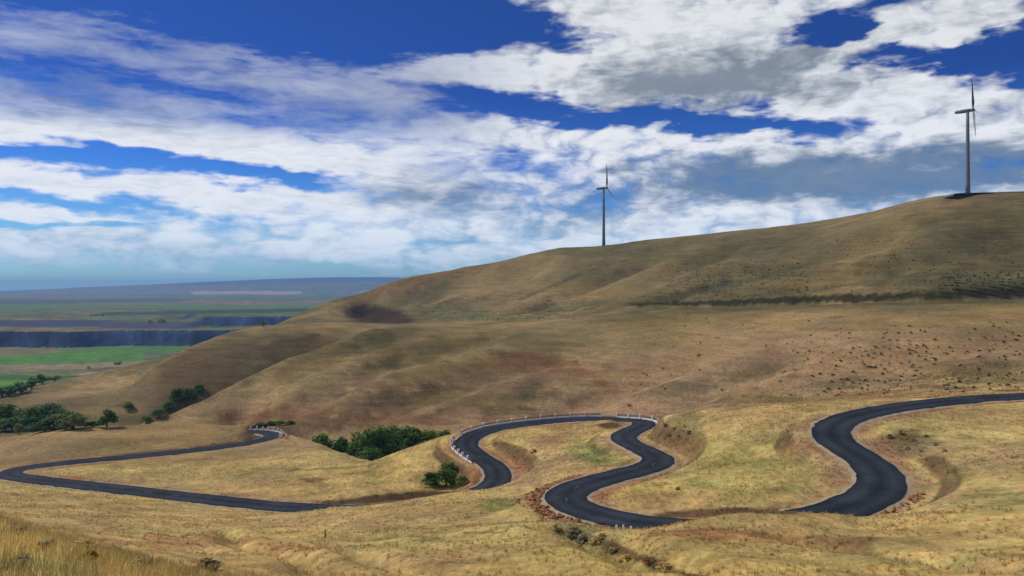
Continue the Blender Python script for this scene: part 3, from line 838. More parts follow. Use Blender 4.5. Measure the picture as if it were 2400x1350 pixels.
# ------------------------------------------------------------------ land mesh
ii, jj = np.meshgrid(np.arange(NR - 1), np.arange(NC), indexing='ij')
jn = (jj + 1) % NC
quads = np.stack([ii * NC + jj, (ii + 1) * NC + jj, (ii + 1) * NC + jn, ii * NC + jn], -1).reshape(-1, 4)[:, ::-1]
co = np.stack([X, Y, Z], -1).reshape(-1, 3)
cap = len(co)
co = np.vstack([co, [(0, 0, Z[0].mean())]])
tri = np.stack([np.arange(NC), (np.arange(NC) + 1) % NC, np.full(NC, cap)], 1)[:, ::-1]
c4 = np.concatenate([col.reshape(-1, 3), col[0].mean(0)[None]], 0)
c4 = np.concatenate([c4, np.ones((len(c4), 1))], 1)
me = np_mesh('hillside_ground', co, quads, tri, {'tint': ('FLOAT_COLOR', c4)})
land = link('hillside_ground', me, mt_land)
tag(land, 'rolling dry grass hills with a hazy farmed plain beyond', 'ground', kind='structure')

# ------------------------------------------------------------------ road sheets
mt_asph, n, b = new_mat('asphalt')
pos = n.n('ShaderNodeNewGeometry').outputs['Position']
lat = n.n('ShaderNodeAttribute', attribute_name='lat')
wheel = n.math('ABSOLUTE', n.math('SUBTRACT', n.math('ABSOLUTE', lat.outputs['Fac']), .5))
g = n.math('MULTIPLY', n.mrange(n.noise(pos, 1.2, 4, .6), .3, .7, .82, 1.18), n.mrange(n.noise(pos, .12, 4, .6), .3, .7, .8, 1.25))
g = n.math('MULTIPLY', g, n.mrange(wheel, 0, .5, 1.5, .72))
pt = n.n('ShaderNodeTexVoronoi'); n.put(pt.inputs['Vector'], pos); pt.inputs['Scale'].default_value = .11
g = n.math('MULTIPLY', g, n.mrange(n.sep(pt.outputs['Color'])[0], .2, .8, .86, 1.16))
n.put(b.inputs['Base Color'], n.mix(1.0, (.021, .026, .034, 1), n.comb(g, g, g), 'MULTIPLY'))
b.inputs['Roughness'].default_value = .9
b.inputs['Specular IOR Level'].default_value = .08
mt_shl = plain_mat('gravel', (.33, .262, .175), .95, .35, .6)
mt_paint = plain_mat('road_paint', (.15, .165, .175), .8, .5, 1.5)


def ribbon(name, o0, o1, lift, mat, nl=8, wob=0.0, seed=0, s0=0, s1=None, drop0=0.0, drop1=0.0):
    s1 = len(RC) if s1 is None else s1
    sl = np.arange(s0, s1)
    offs = np.linspace(o0, o1, nl + 1)
    P_ = []; lt = []
    wn0 = wob * np.array([fbm(np.array([i / 3.0]), np.array([seed * 7.0]), 3, .6, seed)[0] for i in sl])
    wn1 = wob * np.array([fbm(np.array([i / 3.0]), np.array([seed * 7.0 + 31]), 3, .6, seed)[0] for i in sl])
    for k_, of in enumerate(offs):
        t = k_ / nl
        oo = of + wn0 * (1 - t) + wn1 * t
        crown = -.012 * abs(of)
        zc = RC[sl, 2] + BANK * RN[sl, 1] * np.clip(oo, -HALF - 1.5, HALF + 1.5) + lift + crown - drop0 * (1 - t) - drop1 * t
        P_.append(np.stack([RC[sl, 0] + RN[sl, 0] * oo, RC[sl, 1] + RN[sl, 1] * oo, zc], 1))
        lt.append(np.full(len(sl), of / HALF))
    P_ = np.stack(P_, 1).reshape(-1, 3); lt = np.stack(lt, 1).ravel()
    a = np.arange(len(sl) - 1)[:, None] * (nl + 1) + np.arange(nl)[None]
    q = np.stack([a, a + nl + 1, a + nl + 2, a + 1], -1).reshape(-1, 4)
    return np_mesh(name, P_, q[:, ::-1], None, {'lat': ('FLOAT', lt)})


o = link('road', ribbon('road', -HALF, HALF, .03, mt_asph, 8, .3, 3), mt_asph)
tag(o, 'dark asphalt road winding in loops down the hillside', 'road', kind='structure')
for a0, a1, sd_, d0, d1 in ((-HALF - 1.5, -HALF + .25, 4, .25, 0), (HALF - .25, HALF + 1.5, 5, 0, .25)):
    o = link('road_shoulder', ribbon('road_shoulder', a0, a1, -.01, mt_shl, 3, .9, sd_, drop0=d0, drop1=d1), mt_shl)
    tag(o, 'pale gravel edge of the winding road', 'road shoulder', kind='structure')
bmv = []; bmq = []
for s in range(6, len(RC) - 6, 12):
    if random.random() < .6: continue
    for k_ in range(3):
        i0, i1 = s + k_, s + k_ + 1
        b0 = len(bmv)
        for i_, of in ((i0, -.07), (i0, .07), (i1, .07), (i1, -.07)):
            bmv.append((RC[i_, 0] + RN[i_, 0] * of, RC[i_, 1] + RN[i_, 1] * of, RC[i_, 2] + BANK * RN[i_, 1] * of + .036))
        bmq.append((b0, b0 + 1, b0 + 2, b0 + 3))
o = link('road_marking', np_mesh('road_marking', bmv, bmq), mt_paint)
tag(o, 'worn dashed centre line on the winding road', 'road marking', kind='structure')

# ------------------------------------------------------------------ mesh builders for things
def bm_obj(name, bm, mat, parent=None, loc=None, smooth_=False):
    me = bpy.data.meshes.new(name)
    bm.normal_update(); bm.to_mesh(me); bm.free()
    if smooth_:
        for p in me.polygons: p.use_smooth = True
    return link(name, me, mat, parent, loc)


def add_tube(bm, pts_, rad, seg=8, cap_=True):
    """tapered tube through points"""
    rings = []
    for k_, p in enumerate(pts_):
        p = Vector(p)
        a = Vector(pts_[max(k_ - 1, 0)]); c = Vector(pts_[min(k_ + 1, len(pts_) - 1)])
        d = (c - a).normalized()
        ref = Vector((0, 0, 1)) if abs(d.z) < .9 else Vector((1, 0, 0))
        x = d.cross(ref).normalized(); y = d.cross(x)
        rings.append([bm.verts.new(p + (x * math.cos(t) + y * math.sin(t)) * rad[k_]) for t in [2 * math.pi * q / seg for q in range(seg)]])
    for r0, r1 in zip(rings[:-1], rings[1:]):
        for q in range(seg):
            bm.faces.new((r0[q], r0[(q + 1) % seg], r1[(q + 1) % seg], r1[q]))
    if cap_:
        bm.faces.new(rings[0][::-1]); bm.faces.new(rings[-1])


def add_box(bm, cx, cy, cz, sx, sy, sz, rot=0.0, bev=0.0):
    vs = []
    for z in (-1, 1):
        for x, y in ((-1, -1), (1, -1), (1, 1), (-1, 1)):
            px, py = x * sx / 2, y * sy / 2
            vs.append(bm.verts.new((cx + px * math.cos(rot) - py * math.sin(rot), cy + px * math.sin(rot) + py * math.cos(rot), cz + z * sz / 2)))
    for f_ in ((3, 2, 1, 0), (4, 5, 6, 7), (0, 1, 5, 4), (1, 2, 6, 5), (2, 3, 7, 6), (3, 0, 4, 7)):
        bm.faces.new([vs[i] for i in f_])


# ------------------------------------------------------------------ wind turbines
mt_tower = plain_mat('tower_paint', (.15, .175, .19), .55, .06, .15, .3)
mt_blade = plain_mat('blade_paint', (.13, .15, .16), .5, .05, .2, .3)
mt_door = plain_mat('tower_door', (.10, .11, .12), .6, .1, 1)


def turbine(u, v, hub_px, yaw, blade_ang, label, ratio=.40):
    p = hit(u, v + 1)
    base = bpy.data.objects.new('wind_turbine', None); COL.objects.link(base)
    base.location = (p[0], p[1], p[2] - .3)
    tag(base, label, 'wind turbine', 'wind turbines on the ridge')
    h = hub_px / F * p[1]
    bm = bmesh.new()
    hs = np.linspace(0, h - h * .018, 9)
    add_tube(bm, [(0, 0, z) for z in hs], [h * (.0285 - .0125 * z / h) for z in hs], 24)
    tw = bm_obj('tower', bm, mt_tower, base, smooth_=True)
    bm = bmesh.new(); add_tube(bm, [(0, 0, 0), (0, 0, .6)], [h * .036, h * .036], 24)
    bm_obj('base_ring', bm, mt_door, tw)
    bm = bmesh.new(); add_box(bm, -h * .0245, -h * .0135, 2.4, .5, 1.0, 2.4, R(30))
    bm_obj('door', bm, mt_door, tw)
    # nacelle along local -x (rotor faces local +x)
    head = Matrix.Rotation(yaw, 4, 'Z')
    bm = bmesh.new()
    secs = [(-.135, .013, .013), (-.125, .016, .017), (-.06, .018, .021), (.02, .018, .021), (.034, .015, .016)]
    rings = []
    for sx, hy, hz in secs:
        ring = []
        for q in range(12):
            t = 2 * math.pi * q / 12
            cy = math.copysign(abs(math.cos(t)) ** .5, math.cos(t)) * hy; cz = math.copysign(abs(math.sin(t)) ** .5, math.sin(t)) * hz
            ring.append(bm.verts.new((sx * h, cy * h, cz * h)))
        rings.append(ring)
    for r0, r1 in zip(rings[:-1], rings[1:]):
        for q in range(12): bm.faces.new((r0[q], r1[q], r1[(q + 1) % 12], r0[(q + 1) % 12]))
    bm.faces.new(rings[0]); bm.faces.new(rings[-1][::-1])
    nac = bm_obj('nacelle', bm, mt_tower, base, (0, 0, h), True)
    nac.rotation_euler = (0, R(-3), yaw)
    bm = bmesh.new(); add_tube(bm, [(-.11 * h, 0, .014 * h), (-.11 * h, 0, .04 * h)], [.002 * h, .001 * h], 6)
    bm_obj('wind_vane', bm, mt_tower, nac)
    # hub
    bm = bmesh.new()
    add_tube(bm, [(.034 * h, 0, 0), (.05 * h, 0, 0), (.068 * h, 0, 0), (.08 * h, 0, 0)], [.019 * h, .021 * h, .016 * h, .004 * h], 16)
    hubo = bm_obj('hub', bm, mt_blade, base, (0, 0, h), True)
    hubo.rotation_euler = (0, R(-3), yaw)
    # blade: along local z, chord across y, twisting
    Rb = ratio * h
    bm = bmesh.new()
    rings = []
    for t in np.linspace(0, 1, 16):
        z = (.02 + .98 * t) * Rb
        if t < .06: ch, th_ = .040, .040
        else:
            ch = np.interp(t, [.06, .2, .5, .8, .97, 1], [.045, .082, .056, .036, .018, .004]); th_ = np.interp(t, [.06, .2, .5, 1], [.035, .020, .010, .003])
        tw_ = R(np.interp(t, [0, .2, 1], [62, 58, 40]))
        pre = .07 * t * Rb
        ring = []
        for q in range(10):
            a = 2 * math.pi * q / 10
            cy = math.cos(a) * ch * .5 * Rb + (.15 * ch * Rb if t > .06 else 0); cx = math.sin(a) * th_ * .5 * Rb
            ring.append(bm.verts.new((cx * math.cos(tw_) + cy * math.sin(tw_) + pre, -cx * math.sin(tw_) + cy * math.cos(tw_), z)))
        rings.append(ring)
    for r0, r1 in zip(rings[:-1], rings[1:]):
        for q in range(10): bm.faces.new((r0[q], r0[(q + 1) % 10], r1[(q + 1) % 10], r1[q]))
    bm.faces.new(rings[0][::-1]); bm.faces.new(rings[-1])
    bmesh.ops.recalc_face_normals(bm, faces=bm.faces)
    first = None
    for k_ in range(3):
        if first is None:
            first = bm_obj('blade', bm, mt_blade, base, None, True); bo = first
        else:
            bo = first.copy(); COL.objects.link(bo); bo.parent = base
        mtx = Matrix.Translation((0, 0, h)) @ Matrix.Rotation(yaw, 4, 'Z') @ Matrix.Rotation(R(-3), 4, 'Y') @ Matrix.Translation((.055 * h, 0, 0)) @ Matrix.Rotation(blade_ang + k_ * 2 * math.pi / 3, 4, 'X')
        bo.matrix_local = mtx
    return base, p


tA, pA = turbine(2268, 455, 197, R(-36), R(33), 'larger wind turbine standing highest on the ridge above its dark pad', .40)
tB, pB = turbine(1415, 568, 135, R(-24), R(4), 'smaller distant wind turbine on the ridge in the middle of the skyline', .42)
# levelled pad at the foot of the nearer turbine
mt_pad = plain_mat('pad_gravel', (.10, .095, .078), .95, .3, .4)
bm = bmesh.new()
prof = [(-19, -1.6), (-17, .2), (-12, .9), (12, 1.0), (17, .6), (20, -1.4)]
for k_, (px, pz) in enumerate(prof):
    for py, sc_ in ((-9, .35), (-5, 1), (5, 1), (9, .35)):
        bm.verts.new((px, py, pz * sc_ if pz > 0 else pz))
bm.verts.ensure_lookup_table()
for a in range(len(prof) - 1):
    for c in range(3):
        bm.faces.new((bm.verts[a * 4 + c], bm.verts[a * 4 + 4 + c], bm.verts[a * 4 + 5 + c], bm.verts[a * 4 + 1 + c]))
o = bm_obj('turbine_pad', bm, mt_pad, None, (pA[0], pA[1] - 1, pA[2] - .1), True)
o.rotation_euler = (0, R(-1.5), 0)
tag(o, 'dark low gravel pad at the foot of the larger wind turbine', 'gravel pad', kind='structure')

# ------------------------------------------------------------------ guard rails
mt_conc = plain_mat('whitewashed_concrete', (.70, .70, .72), .85, .2, 2.5)
mt_rail = plain_mat('weathered_rail', (.075, .080, .10), .7, .3, 2.5)


def nearest_s(u, v, z=None):
    # station along the road seen at (u, v)
    vv = CV - F * RC[:, 2] / RC[:, 1]; uu = CU + F * RC[:, 0] / RC[:, 1]
    return int(np.argmin((uu - u) ** 2 + (vv - v) ** 2))


def guardrail(s0, s1, side, label, spacing=5, kerb=True, rail=True, ph=1.5):
    of = side * (HALF + 1.0)
    st = list(range(s0, s1 + 1, 1))
    P_ = np.array([(RC[s, 0] + RN[s, 0] * of, RC[s, 1] + RN[s, 1] * of, RC[s, 2] + BANK * RN[s, 1] * of - .1) for s in st])
    root = bpy.data.objects.new('guardrail', None); COL.objects.link(root)
    root.location = P_[0]
    tag(root, label, 'guardrail', 'guardrails along the road bends')
    Q_ = P_ - P_[0]
    # post shared by all
    bm = bmesh.new()
    add_box(bm, 0, 0, ph / 2, .55, .55, ph)
    add_box(bm, 0, 0, ph + .05, .64, .64, .10)
    bmesh.ops.bevel(bm, geom=[e for e in bm.edges], offset=.02, segments=1, affect='EDGES')
    first = None
    for k_ in range(0, len(st), spacing):
        s = st[k_]
        if first is None:
            first = bm_obj('post', bm, mt_conc, root, tuple(Q_[k_])); po = first
        else:
            po = first.copy(); COL.objects.link(po); po.parent = root; po.location = Q_[k_]
        po.rotation_euler = (random.uniform(-.03, .03), random.uniform(-.03, .03), math.atan2(RT[s, 1], RT[s, 0]))
    def strip(name, z0, z1, wd, mat, shift=0.0):
        bm = bmesh.new(); prev = None
        for k_, s in enumerate(st):
            nx, ny = RN[s]
            q = Q_[k_] + np.array((nx, ny, 0)) * shift
            ring = [bm.verts.new((q[0] + nx * wd / 2 * a, q[1] + ny * wd / 2 * a, q[2] + z)) for a, z in ((-1, z0), (1, z0), (1, z1), (-1, z1))]
            if prev:
                for m_ in range(4): bm.faces.new((prev[m_], prev[(m_ + 1) % 4], ring[(m_ + 1) % 4], ring[m_]))
            else: bm.faces.new(ring)
            prev = ring
        bm.faces.new(prev[::-1])
        bmesh.ops.recalc_face_normals(bm, faces=bm.faces)
        bm_obj(name, bm, mat, root)
    if kerb: strip('kerb', -.4, .34, .26, mt_conc)
    if rail:
        strip('rail', .52, .74, .10, mt_rail, .0)
        strip('rail', .90, 1.10, .10, mt_rail, .0)
    return root


sA0, sA1 = nearest_s(1400, 981), nearest_s(1108, 1022)
sB0, sB1 = nearest_s(1105, 1030), nearest_s(1128, 1073)
sC0, sC1 = nearest_s(1510, 994), nearest_s(1425, 982)
sD0, sD1 = nearest_s(612, 1031), nearest_s(585, 1011)
def out_side(s, tx, ty):
    """side of the road (+1/-1) on which the point lies"""
    return 1 if (tx - RC[s, 0]) * RN[s, 0] + (ty - RC[s, 1]) * RN[s, 1] > 0 else -1
sa = out_side((sA0 + sA1) // 2, RC[(sA0 + sA1) // 2, 0], RC[(sA0 + sA1) // 2, 1] + 30)
guardrail(sA0, sA1, sa, 'long white-posted guardrail along the outer bend beside the green gully')
sb = out_side((sB0 + sB1) // 2, RC[(sB0 + sB1) // 2, 0] - 30, RC[(sB0 + sB1) // 2, 1])
guardrail(sB0 + 3, sB1 + 4, sb, 'short white guardrail on the near side of the bend below the gully trees', 4)
sc_ = out_side((sC0 + sC1) // 2, RC[(sC0 + sC1) // 2, 0], RC[(sC0 + sC1) // 2, 1] + 30)
guardrail(sC0, sC1, sc_, 'white guardrail behind the small brown mound at the top of the bend', 5)
mD = (sD0 + sD1) // 2
sdd = out_side(mD, RC[mD, 0] + 15, RC[mD, 1] + 30)
guardrail(sD0 + 8, sD1 + 8, sdd, 'pale guardrail on the far hairpin at the edge of the left meadow', 4)

# ------------------------------------------------------------------ single posts
mt_wood = plain_mat('weathered_wood', (.060, .048, .038), .9, .3, 3)
def post(u, v, hpx, name, label, mat, wpx=3.0, grp=None, cat='post'):
    p = hit(u, v)
    sc = p[1] / F
    h_, w_ = hpx * sc, wpx * sc
    bm = bmesh.new()
    add_tube(bm, [(0, 0, -.2), (0, 0, h_ * .5), (w_ * .1, 0, h_ * .97), (w_ * .1, 0, h_)], [w_ / 2, w_ / 2 * .95, w_ / 2 * .9, w_ / 2 * .6], 7)
    o = bm_obj(name, bm, mat, None, tuple(p))
    o.rotation_euler = (random.uniform(-.05, .05), random.uniform(-.06, .06), random.random() * 6)
    return tag(o, label, cat, grp)
post(762, 1262, 20, 'fence_post', 'lone dark wooden fence post standing in the foreground grass', mt_wood, 3.4)
for k_, (u, v, h_) in enumerate(((1445, 1240, 9), (1461, 1241, 10), (1480, 1242, 8))):
    post(u, v, h_, 'marker_post', 'short white marker post beside the road below the rubble bank', mt_conc, 5.0, 'marker posts by the near loop')

# ------------------------------------------------------------------ rubble bank outside the near loop
mt_stone = plain_mat('orange_stone', (.32, .155, .075), .95, .4, 1.8)
stone_me = []
for q in range(4):
    bm = bmesh.new(); bmesh.ops.create_icosphere(bm, subdivisions=1, radius=.5)
    for v_ in bm.verts: v_.co *= random.uniform(.7, 1.25); v_.co.z *= .7
    me = bpy.data.meshes.new('stone'); bm.to_mesh(me); bm.free(); me.materials.append(mt_stone); stone_me.append(me)


def rubble(s0, s1, tx, ty, count, label, spread=2.0):
    sm_ = (s0 + s1) // 2
    side = out_side(sm_, RC[sm_, 0] + tx, RC[sm_, 1] + ty)
    rub = bpy.data.objects.new('rubble_bank', None); COL.objects.link(rub)
    rub.location = tuple(RC[sm_])
    tag(rub, label, 'rubble bank')
    for k_ in range(count):
        s = random.randint(s0, s1 + 6); of = side * (HALF + .8 + abs(random.gauss(0, 1)) * spread)
        x = RC[s, 0] + RN[s, 0] * of; y = RC[s, 1] + RN[s, 1] * of; z = float(ground(x, y))
        so = bpy.data.objects.new('stone', random.choice(stone_me)); COL.objects.link(so); so.parent = rub
        so.location = (x - RC[sm_, 0], y - RC[sm_, 1], z + .1 - RC[sm_, 2])
        sc = random.uniform(.3, 1.05); so.scale = (sc * 1.2, sc, sc * .9); so.rotation_euler = (random.random(), random.random(), random.random() * 6)


rubble(nearest_s(1500, 1224), nearest_s(1318, 1165), -20, -25, 170, 'loose bank of orange brown stones outside the near road loop')
rubble(nearest_s(2060, 1140), nearest_s(2000, 1182), 20, -25, 45, 'small patch of reddish stones on the outer edge of the right bend', 1.2)

# ------------------------------------------------------------------ trees and shrubs
def leaf_mat(name, c, var=.5):
    mt, n, b = new_mat(name)
    oi = n.n('ShaderNodeObjectInfo').outputs['Random']
    at = n.n('ShaderNodeAttribute', attribute_name='shade')
    f = n.math('MULTIPLY', n.mrange(at.outputs['Fac'], 0, 1, 1 - var, 1 + var), n.mrange(oi, 0, 1, .82, 1.18))
    hue = n.mix(oi, (*c, 1), (c[0] * 1.55, c[1] * 1.12, c[2] * .75, 1))
    n.put(b.inputs['Base Color'], n.mix(1.0, hue, n.comb(f, f, n.math('MULTIPLY', f, .9)), 'MULTIPLY'))
    b.inputs['Roughness'].default_value = .75
    b.inputs['Specular IOR Level'].default_value = .15
    tr = n.n('ShaderNodeBsdfTranslucent'); mx_ = n.n('ShaderNodeMixShader'); mx_.inputs[0].default_value = .35
    n.t.links.new(b.inputs['Base Color'].links[0].from_socket, tr.inputs[0])
    ou = [q for q in n.t.nodes if q.type == 'OUTPUT_MATERIAL'][0]
    n.t.links.new(b.outputs[0], mx_.inputs[1]); n.t.links.new(tr.outputs[0], mx_.inputs[2]); n.t.links.new(mx_.outputs[0], ou.inputs[0])
    return mt
mt_leaf = leaf_mat('dark_green_leaves', (.075, .165, .034))
mt_leaf2 = leaf_mat('blue_green_leaves', (.13, .20, .11))
mt_sage = leaf_mat('sagebrush_leaves', (.36, .33, .20), .35)
mt_dry = leaf_mat('dark_scrub_leaves', (.26, .22, .13), .4)
mt_bark = plain_mat('bark', (.07, .05, .035), .95, .3, 2)


def crown_mesh(seed, nclump, nleaf, lsize, flat=1.0, name='crown'):
    """a crown 2 units wide and about 2 high standing on the origin, made of leaf faces in clumps"""
    r_ = np.random.default_rng(seed)
    V = []; Fq = []; sh = []
    for c in range(nclump):
        a = r_.uniform(0, 2 * math.pi); rad = math.sqrt(r_.uniform(0, 1)) * .72
        hz = r_.uniform(.15, 1.0)
        cc = np.array((math.cos(a) * rad * (1.1 - .55 * hz), math.sin(a) * rad * (1.1 - .55 * hz), .25 + 1.45 * hz * flat * (1.05 - .35 * rad)))
        cr_ = r_.uniform(.20, .40); base_sh = r_.uniform(.15, .85)
        for l in range(nleaf):
            d = r_.normal(size=3); d /= np.linalg.norm(d)
            p = cc + d * cr_ * r_.uniform(.55, 1.05) * np.array((1, 1, .8))
            nrm = d + r_.normal(size=3) * .6 + np.array((0, 0, .4)); nrm /= np.linalg.norm(nrm)
            t = np.cross(nrm, r_.normal(size=3)); t /= np.linalg.norm(t); bt = np.cross(nrm, t)
            s = lsize * r_.uniform(.6, 1.4)
            k0 = len(V)
            V += [p - t * s, p + bt * s * .6, p + t * s, p - bt * s * .6]
            Fq.append((k0, k0 + 1, k0 + 2, k0 + 3))
            sh += [np.clip(base_sh + r_.normal() * .15, 0, 1)] * 4
    return np_mesh(name, V, Fq, None, {'shade': ('FLOAT', sh)}, False)


def trunk_mesh(seed):
    r_ = random.Random(seed)
    bm = bmesh.new()
    add_tube(bm, [(0, 0, -.15), (.02, .01, .3), (-.02, .03, .7), (.03, 0, 1.15)], [.085, .065, .05, .02], 8)
    for q in range(5):
        a = q * 1.26 + r_.uniform(-.3, .3); z0 = r_.uniform(.3, .8)
        add_tube(bm, [(0, 0, z0), (math.cos(a) * .28, math.sin(a) * .28, z0 + .28), (math.cos(a) * .5, math.sin(a) * .5, z0 + .55)], [.04, .025, .008], 6)
    me = bpy.data.meshes.new('trunk'); bm.to_mesh(me); bm.free(); me.materials.append(mt_bark)
    return me


CR = [crown_mesh(s, 34, 60, .075) for s in (1, 2, 3)]
for m_ in CR: m_.materials.append(mt_leaf)
CR2 = [m_.copy() for m_ in CR]
for m_ in CR2: m_.materials.clear(); m_.materials.append(mt_leaf2)
CRF = [crown_mesh(s, 12, 22, .16) for s in (5, 6)]
for m_ in CRF: m_.materials.append(mt_leaf)
TRK = [trunk_mesh(s) for s in (1, 2)]


def tree(u, vbase, wpx, hpx, label, group=None, name='tree', cat='tree', set_=0, dist=None, sink=0.0):
    """stands where its foot is seen; dist places it behind a brow"""
    if dist is None: p = hit(u, vbase)
    else:
        th = math.atan((u - CU) / F); x, y = (u - CU) / F * dist * K, dist * K
        p = np.array((x, y, float(ground(x, y))))
    sc = p[1] / F
    w_, h_ = wpx * sc / 2, hpx * sc / 2
    root = bpy.data.objects.new(name, None); COL.objects.link(root)
    root.location = (p[0], p[1], p[2] - sink); root.rotation_euler = (0, 0, random.random() * 6.28)
    tag(root, label, cat, group)
    k_ = random.randrange(3)
    meshes = (CR, CR2, CRF)[set_]
    c_ = link('crown', meshes[k_ % len(meshes)], None, root); c_.scale = (w_, w_ * random.uniform(.85, 1.1), h_)
    t_ = link('trunk', TRK[k_ % 2], None, root); t_.scale = (w_ * .8, w_ * .8, h_)
    return root


ORD = ['first', 'second', 'third', 'fourth', 'fifth', 'sixth', 'seventh', 'eighth', 'ninth', 'tenth', 'eleventh', 'twelfth', 'thirteenth', 'fourteenth']


def relabel(objs, fmt):
    """tell look-alikes in a row apart by their order from the left"""
    objs = sorted(objs, key=lambda o_: o_.location.x / o_.location.y)
    for k_, o_ in enumerate(objs): o_['label'] = fmt.format(ORD[k_])


def of_group(g):
    return [o_ for o_ in COL.objects if o_.get('group') == g and o_.parent is None]


# oaks and brush in the gully below the guardrail
gl = 'dark green leafy tree packed in the gully between the meadow and road'
for (u, dist, wpx, top, lab) in [
    (752, 500, 90, 1018, 'low dark green bush at the left end of the gully thicket'), (800, 470, 86, 1026, gl), (850, 450, 110, 1010, gl), (885, 430, 140, 998, 'tallest broad green tree in the middle of the gully thicket'),
    (925, 455, 110, 1000, gl), (965, 440, 110, 1000, gl), (1005, 440, 90, 1004, gl), (1040, 430, 66, 1008, 'small green bush at the right end of gully thicket touching the guardrail'), (870, 418, 90, 1045, gl), (905, 480, 100, 1004, gl)]:
    x, y = (u - CU) / F * dist * K, dist * K
    gz = float(ground(x, y)); vb = CV - F * gz / y
    tree(u, 0, wpx, max(vb - top, 25) * 1.08, lab, 'trees in the wooded gully', dist=dist)
# brush below the bend
for (u, v, wpx, hpx, lab) in [(1010, 1138, 60, 34, 'left dark green bush below the bend beside a brown bank'), (1045, 1140, 74, 48, 'largest dark green bush in the hollow below the bend'), (1085, 1140, 40, 28, 'small bright green bush nearest the road below the bend'), (1050, 1112, 60, 30, 'dull dark bush just above the green ones below the bend')]:
    tree(u, v, wpx, hpx, lab, 'bushes below the bend', 'bush', 'bush')
# trees in the valley on the left
vl = 'dark tree in the valley row behind the left meadow'
for (u, v, wpx, hpx, st_) in [(-25, 1002, 120, 66, 0), (15, 1002, 110, 62, 0), (50, 1004, 100, 50, 0), (85, 1002, 96, 58, 0), (112, 1002, 90, 62, 0), (140, 1004, 96, 50, 0), (168, 1005, 80, 46, 0), (-10, 1012, 90, 36, 0), (70, 1010, 90, 36, 0), (28, 1012, 90, 34, 0), (105, 1012, 80, 30, 0)]:
    tree(u, v, wpx, hpx, vl, 'trees in the left valley', set_=st_)
for (u, v, wpx, hpx, lab) in [(130, 1008, 80, 40, 'pale blue green willow in front of the dark valley trees'), (172, 1008, 76, 42, 'blue green willow at the right end of the valley trees'), (45, 1020, 34, 30, 'round grey green bush alone on the valley lawn'), (250, 1002, 66, 46, 'dark bush standing alone right of the valley trees'), (215, 1002, 40, 16, 'low dark scrub between the valley trees and the lone bush'), (300, 962, 34, 22, 'small green bush halfway up the left spur')]:
    tree(u, v, wpx, hpx, lab, 'trees in the left valley', set_=1 if 'blue' in lab or 'grey' in lab else 0)
# brush in the hollow
for (u, v, wpx, hpx) in [(345, 992, 44, 16), (372, 980, 46, 20), (396, 966, 46, 28), (418, 950, 52, 36), (442, 938, 50, 32), (466, 926, 40, 18)]:
    tree(u, v, wpx, hpx, 'green bush in the line climbing the hollow behind the hill nose', 'bushes in the hollow', 'bush', 'bush', 0)
# trees by the fields beyond the spur
for (u, v, wpx, hpx) in [(-10, 934, 76, 36), (22, 930, 70, 36), (50, 922, 64, 34), (75, 912, 60, 34), (100, 902, 54, 28), (128, 894, 40, 18)]:
    tree(u, v, wpx, hpx, 'dark tree in the row along the green fields beyond the spur', 'trees along the fields', set_=2)
tree(277, 857, 22, 12, 'tiny dark tree alone on the crest of the pink spur', set_=2)
tree(207, 866, 12, 7, 'tiny dark bush at the corner of the green field', set_=2, name='bush', cat='bush')
for (u, v, wpx, hpx, lab) in [(222, 742, 26, 6, 'left dark tree clump on the far bench above the cliffs'), (240, 741, 20, 6, 'right dark tree clump on the far bench above the cliffs'), (382, 757, 26, 10, 'dark tree clump above the middle of the cliff line'), (350, 758, 16, 7, 'small tree left of the clump above the cliff line'), (618, 766, 22, 14, 'dark tree where the cliffs meet the brown spur')]:
    tree(u, v, wpx, hpx, lab, 'far trees on the bench', set_=2)
# dark scrub behind the far hairpin
for (u, v, wpx, hpx) in [(585, 1000, 44, 16), (608, 1000, 44, 19), (632, 1002, 44, 18), (656, 1006, 40, 14), (560, 998, 36, 10), (680, 1016, 30, 10)]:
    o = tree(u, 0, wpx, hpx, 'dark scrub bush behind the far hairpin guardrail', 'scrub behind the far hairpin', 'bush', 'bush', 0, dist=562)

# sagebrush
SG = []
for s in (11, 12, 13):
    m_ = crown_mesh(s, 9, 16, .20, .8, 'sagebrush'); m_.materials.append(mt_sage); SG.append(m_)
SD = []
for m_ in SG:
    q_ = m_.copy(); q_.materials.clear(); q_.materials.append(mt_dry); SD.append(q_)


def sage_at(x, y, z, w_, label, group, dark, name='sagebrush'):
    o = bpy.data.objects.new(name, random.choice(SD if dark else SG)); COL.objects.link(o)
    o.location = (x, y, z - .1 * w_); o.scale = (w_ / 2, w_ / 2 * random.uniform(.8, 1.2), w_ / 2 * random.uniform(.55, .8)); o.rotation_euler = (0, 0, random.random() * 6.28)
    return tag(o, label, 'bush', group)


# scattered over the brown hill on the right (the nearest, singly)
cnt = 0; tries = 0
far_pts = []
while tries < 6000:
    tries += 1
    u = random.uniform(1500, 2420); v = random.uniform(735, 930)
    dens = .10 + .9 * smooth(1650, 2100, u) * smooth(740, 850, v) + .5 * (fbm(np.array([u / 90]), np.array([v / 30]), 2, .5, 77)[0])
    if random.random() > dens * .36: continue
    p = hit(u, v)
    if p[1] < 215: continue
    if cnt < 100 and v > 790:
        sage_at(p[0], p[1], p[2], random.uniform(.4, 1.0) ** 2 * 1.6 + .3, 'small dark sagebrush dotted over the brown hillside on the right', 'sagebrush on the right hillside', random.random() < .6); cnt += 1
    else: far_pts.append((p, random.uniform(.8, 2.0)))
    if cnt >= 100 and len(far_pts) > 250: break
